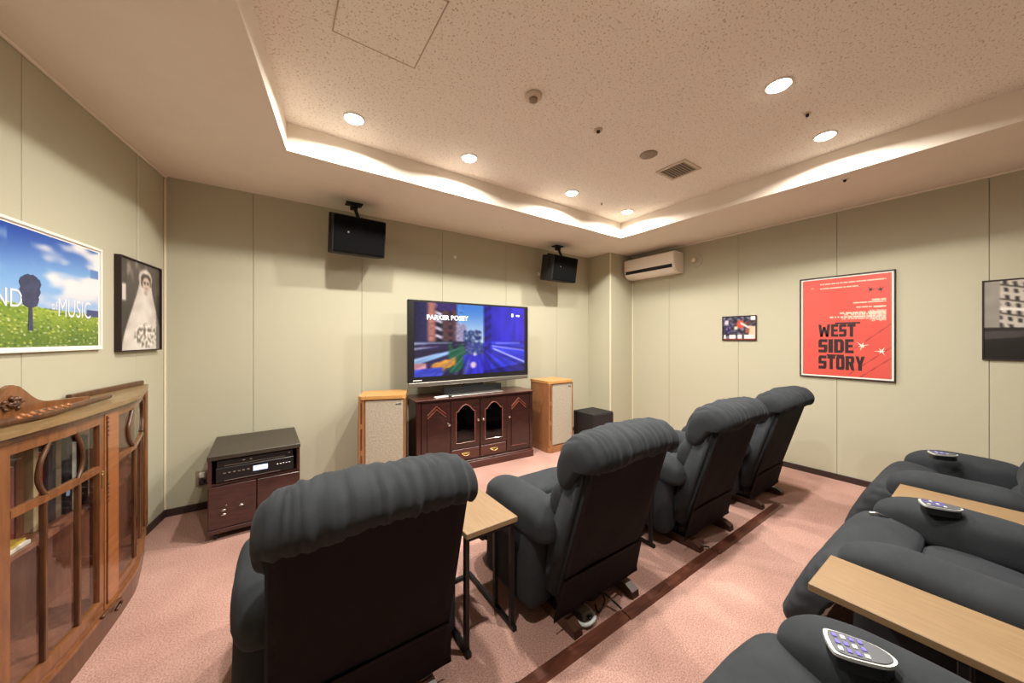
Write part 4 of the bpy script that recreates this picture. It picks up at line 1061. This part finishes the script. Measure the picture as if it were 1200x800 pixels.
# gallery on top: arched crest, front rail and low back rail
pts = [(-0.42, 1.072)]+[(-0.42+0.84*i/30, 1.10+0.02*math.cos((i/30-0.5)*PI)+0.085*math.exp(-(((i/30-0.5)*0.84)/0.085)**2)) for i in range(31)]+[(0.42, 1.072)]
m = MB().prof(pts, -0.15, -0.13, 'y'); cr = m.build('crest', M['vit'], vo)
m = MB()
for k in range(26):
    a = random.uniform(0, 2*PI); r = random.uniform(0, 1)
    m.lathe([(0.001, -0.006), (0.012, 0), (0.001, 0.006)], (0, 0, 0), 8, Matrix.Translation((0.06*r*math.cos(a), -0.152, 1.135+0.028*r*math.sin(a))) @ Matrix.Rotation(a, 4, 'Y'))
m.build('crest_carving', M['vitdark'], cr, True)
pts = [(0.46*(-1+2*i/30), -(sdep(0.46*(-1+2*i/30))-0.055)) for i in range(31)]
MB().tube([(x, y, 1.09) for x, y in pts], [0.012+0.008*math.exp(-(x/0.1)**2) for x, y in pts], 10).build('front_rail', M['vitdark'], vo, True)
m = MB()
for k in range(14):
    x = -0.12+0.24*k/13
    m.lathe([(0.001, -0.010), (0.015, 0), (0.001, 0.010)], (0, 0, 0), 8, Matrix.Translation((x, -(sdep(x)-0.050), 1.096+0.006*(k % 2))))
m.build('rail_carving', M['vitburl'], vo, True)
for sx in (-1, 1):
    a, b = sorted((sx*0.52, sx*XE))
    MB().box(a, b, -0.04, -0.014, 1.071, 1.10, 0.004).build('back_rail', M['vitdark'], vo)

# books and magazines inside the cabinet (things of their own)
MT = Matrix.Translation(Vector(at_left(SC0, 0))) @ Matrix.Rotation(LW_ANG, 4, 'Z')
def book(label, x, zb, w, hgt, dpt, colr, cat='book', lean=0.0, y=-0.03):
    t = thing('book', label, cat, (0, 0, 0), 0, 'books in the glass cabinet')
    t.location = MT @ Vector((x, y, zb)); t.rotation_euler = (0, 0, LW_ANG)
    R = Matrix.Rotation(lean, 4, 'Y')
    c = MB().box(-w/2, w/2, -dpt, 0, 0, hgt, 0.0015, R); c.build('cover', bookmat(colr), t)
    MB().box(-w/2+0.002, w/2-0.002, -dpt+0.004, 0.001, 0.002, hgt+0.001, 0, R).build('pages', M['paper'], t)
BK = [('maroon volume, leftmost of the books on the cabinet shelf', -0.030, 0.034, 0.28, 0.13, (110, 42, 46)),
      ('dark brown volume between the maroon and the beige one', 0.012, 0.036, 0.30, 0.13, (86, 52, 38)),
      ('tall beige-spined book in the glass cabinet', 0.050, 0.024, 0.33, 0.15, (176, 158, 128)),
      ('bright dark-red book beside the beige-spined one', 0.086, 0.031, 0.30, 0.14, (150, 40, 42)),
      ('charcoal book standing right of the red one', 0.126, 0.034, 0.32, 0.15, (56, 54, 60)),
      ('grey-brown tall book between charcoal and black ones', 0.166, 0.030, 0.34, 0.15, (112, 98, 80)),
      ('black box-like volume left of the white-spined slim one', 0.206, 0.034, 0.33, 0.16, (28, 28, 34)),
      ('white-spined slim volume standing near the right door stile', 0.240, 0.020, 0.30, 0.16, (222, 220, 212)),
      ('thick black volume right of the white-spined slim one', 0.280, 0.042, 0.32, 0.16, (22, 22, 28)),
      ('dark navy volume, rightmost of the books on the cabinet shelf', 0.328, 0.036, 0.31, 0.15, (40, 44, 74))]
for lb, x, w, hg, dp, cc in BK: book(lb, x, 0.6195, w, hg, dp, cc)
def magazine(label, x, y, zb, w, l, cc, rz, th=0.010):
    t = thing('magazine', label, 'magazine', tuple(MT @ Vector((x, y, zb))), LW_ANG+rz, 'magazines in the glass cabinet')
    MB().box(-w/2, w/2, -l/2, l/2, 0, th, 0.001).build('cover', bookmat(cc), t)
    MB().box(-w/2+0.002, w/2-0.002, -l/2+0.001, l/2+0.0005, 0.002, th-0.002).build('pages', M['paper'], t)
magazine('yellow magazine on top of the flat pair in the cabinet', -0.125, -0.135, 0.6335, 0.12, 0.17, (214, 182, 76), 0.1)
magazine('white magazine under the yellow one in the cabinet', -0.12, -0.135, 0.6195, 0.13, 0.18, (222, 220, 212), 0.0, 0.0135)
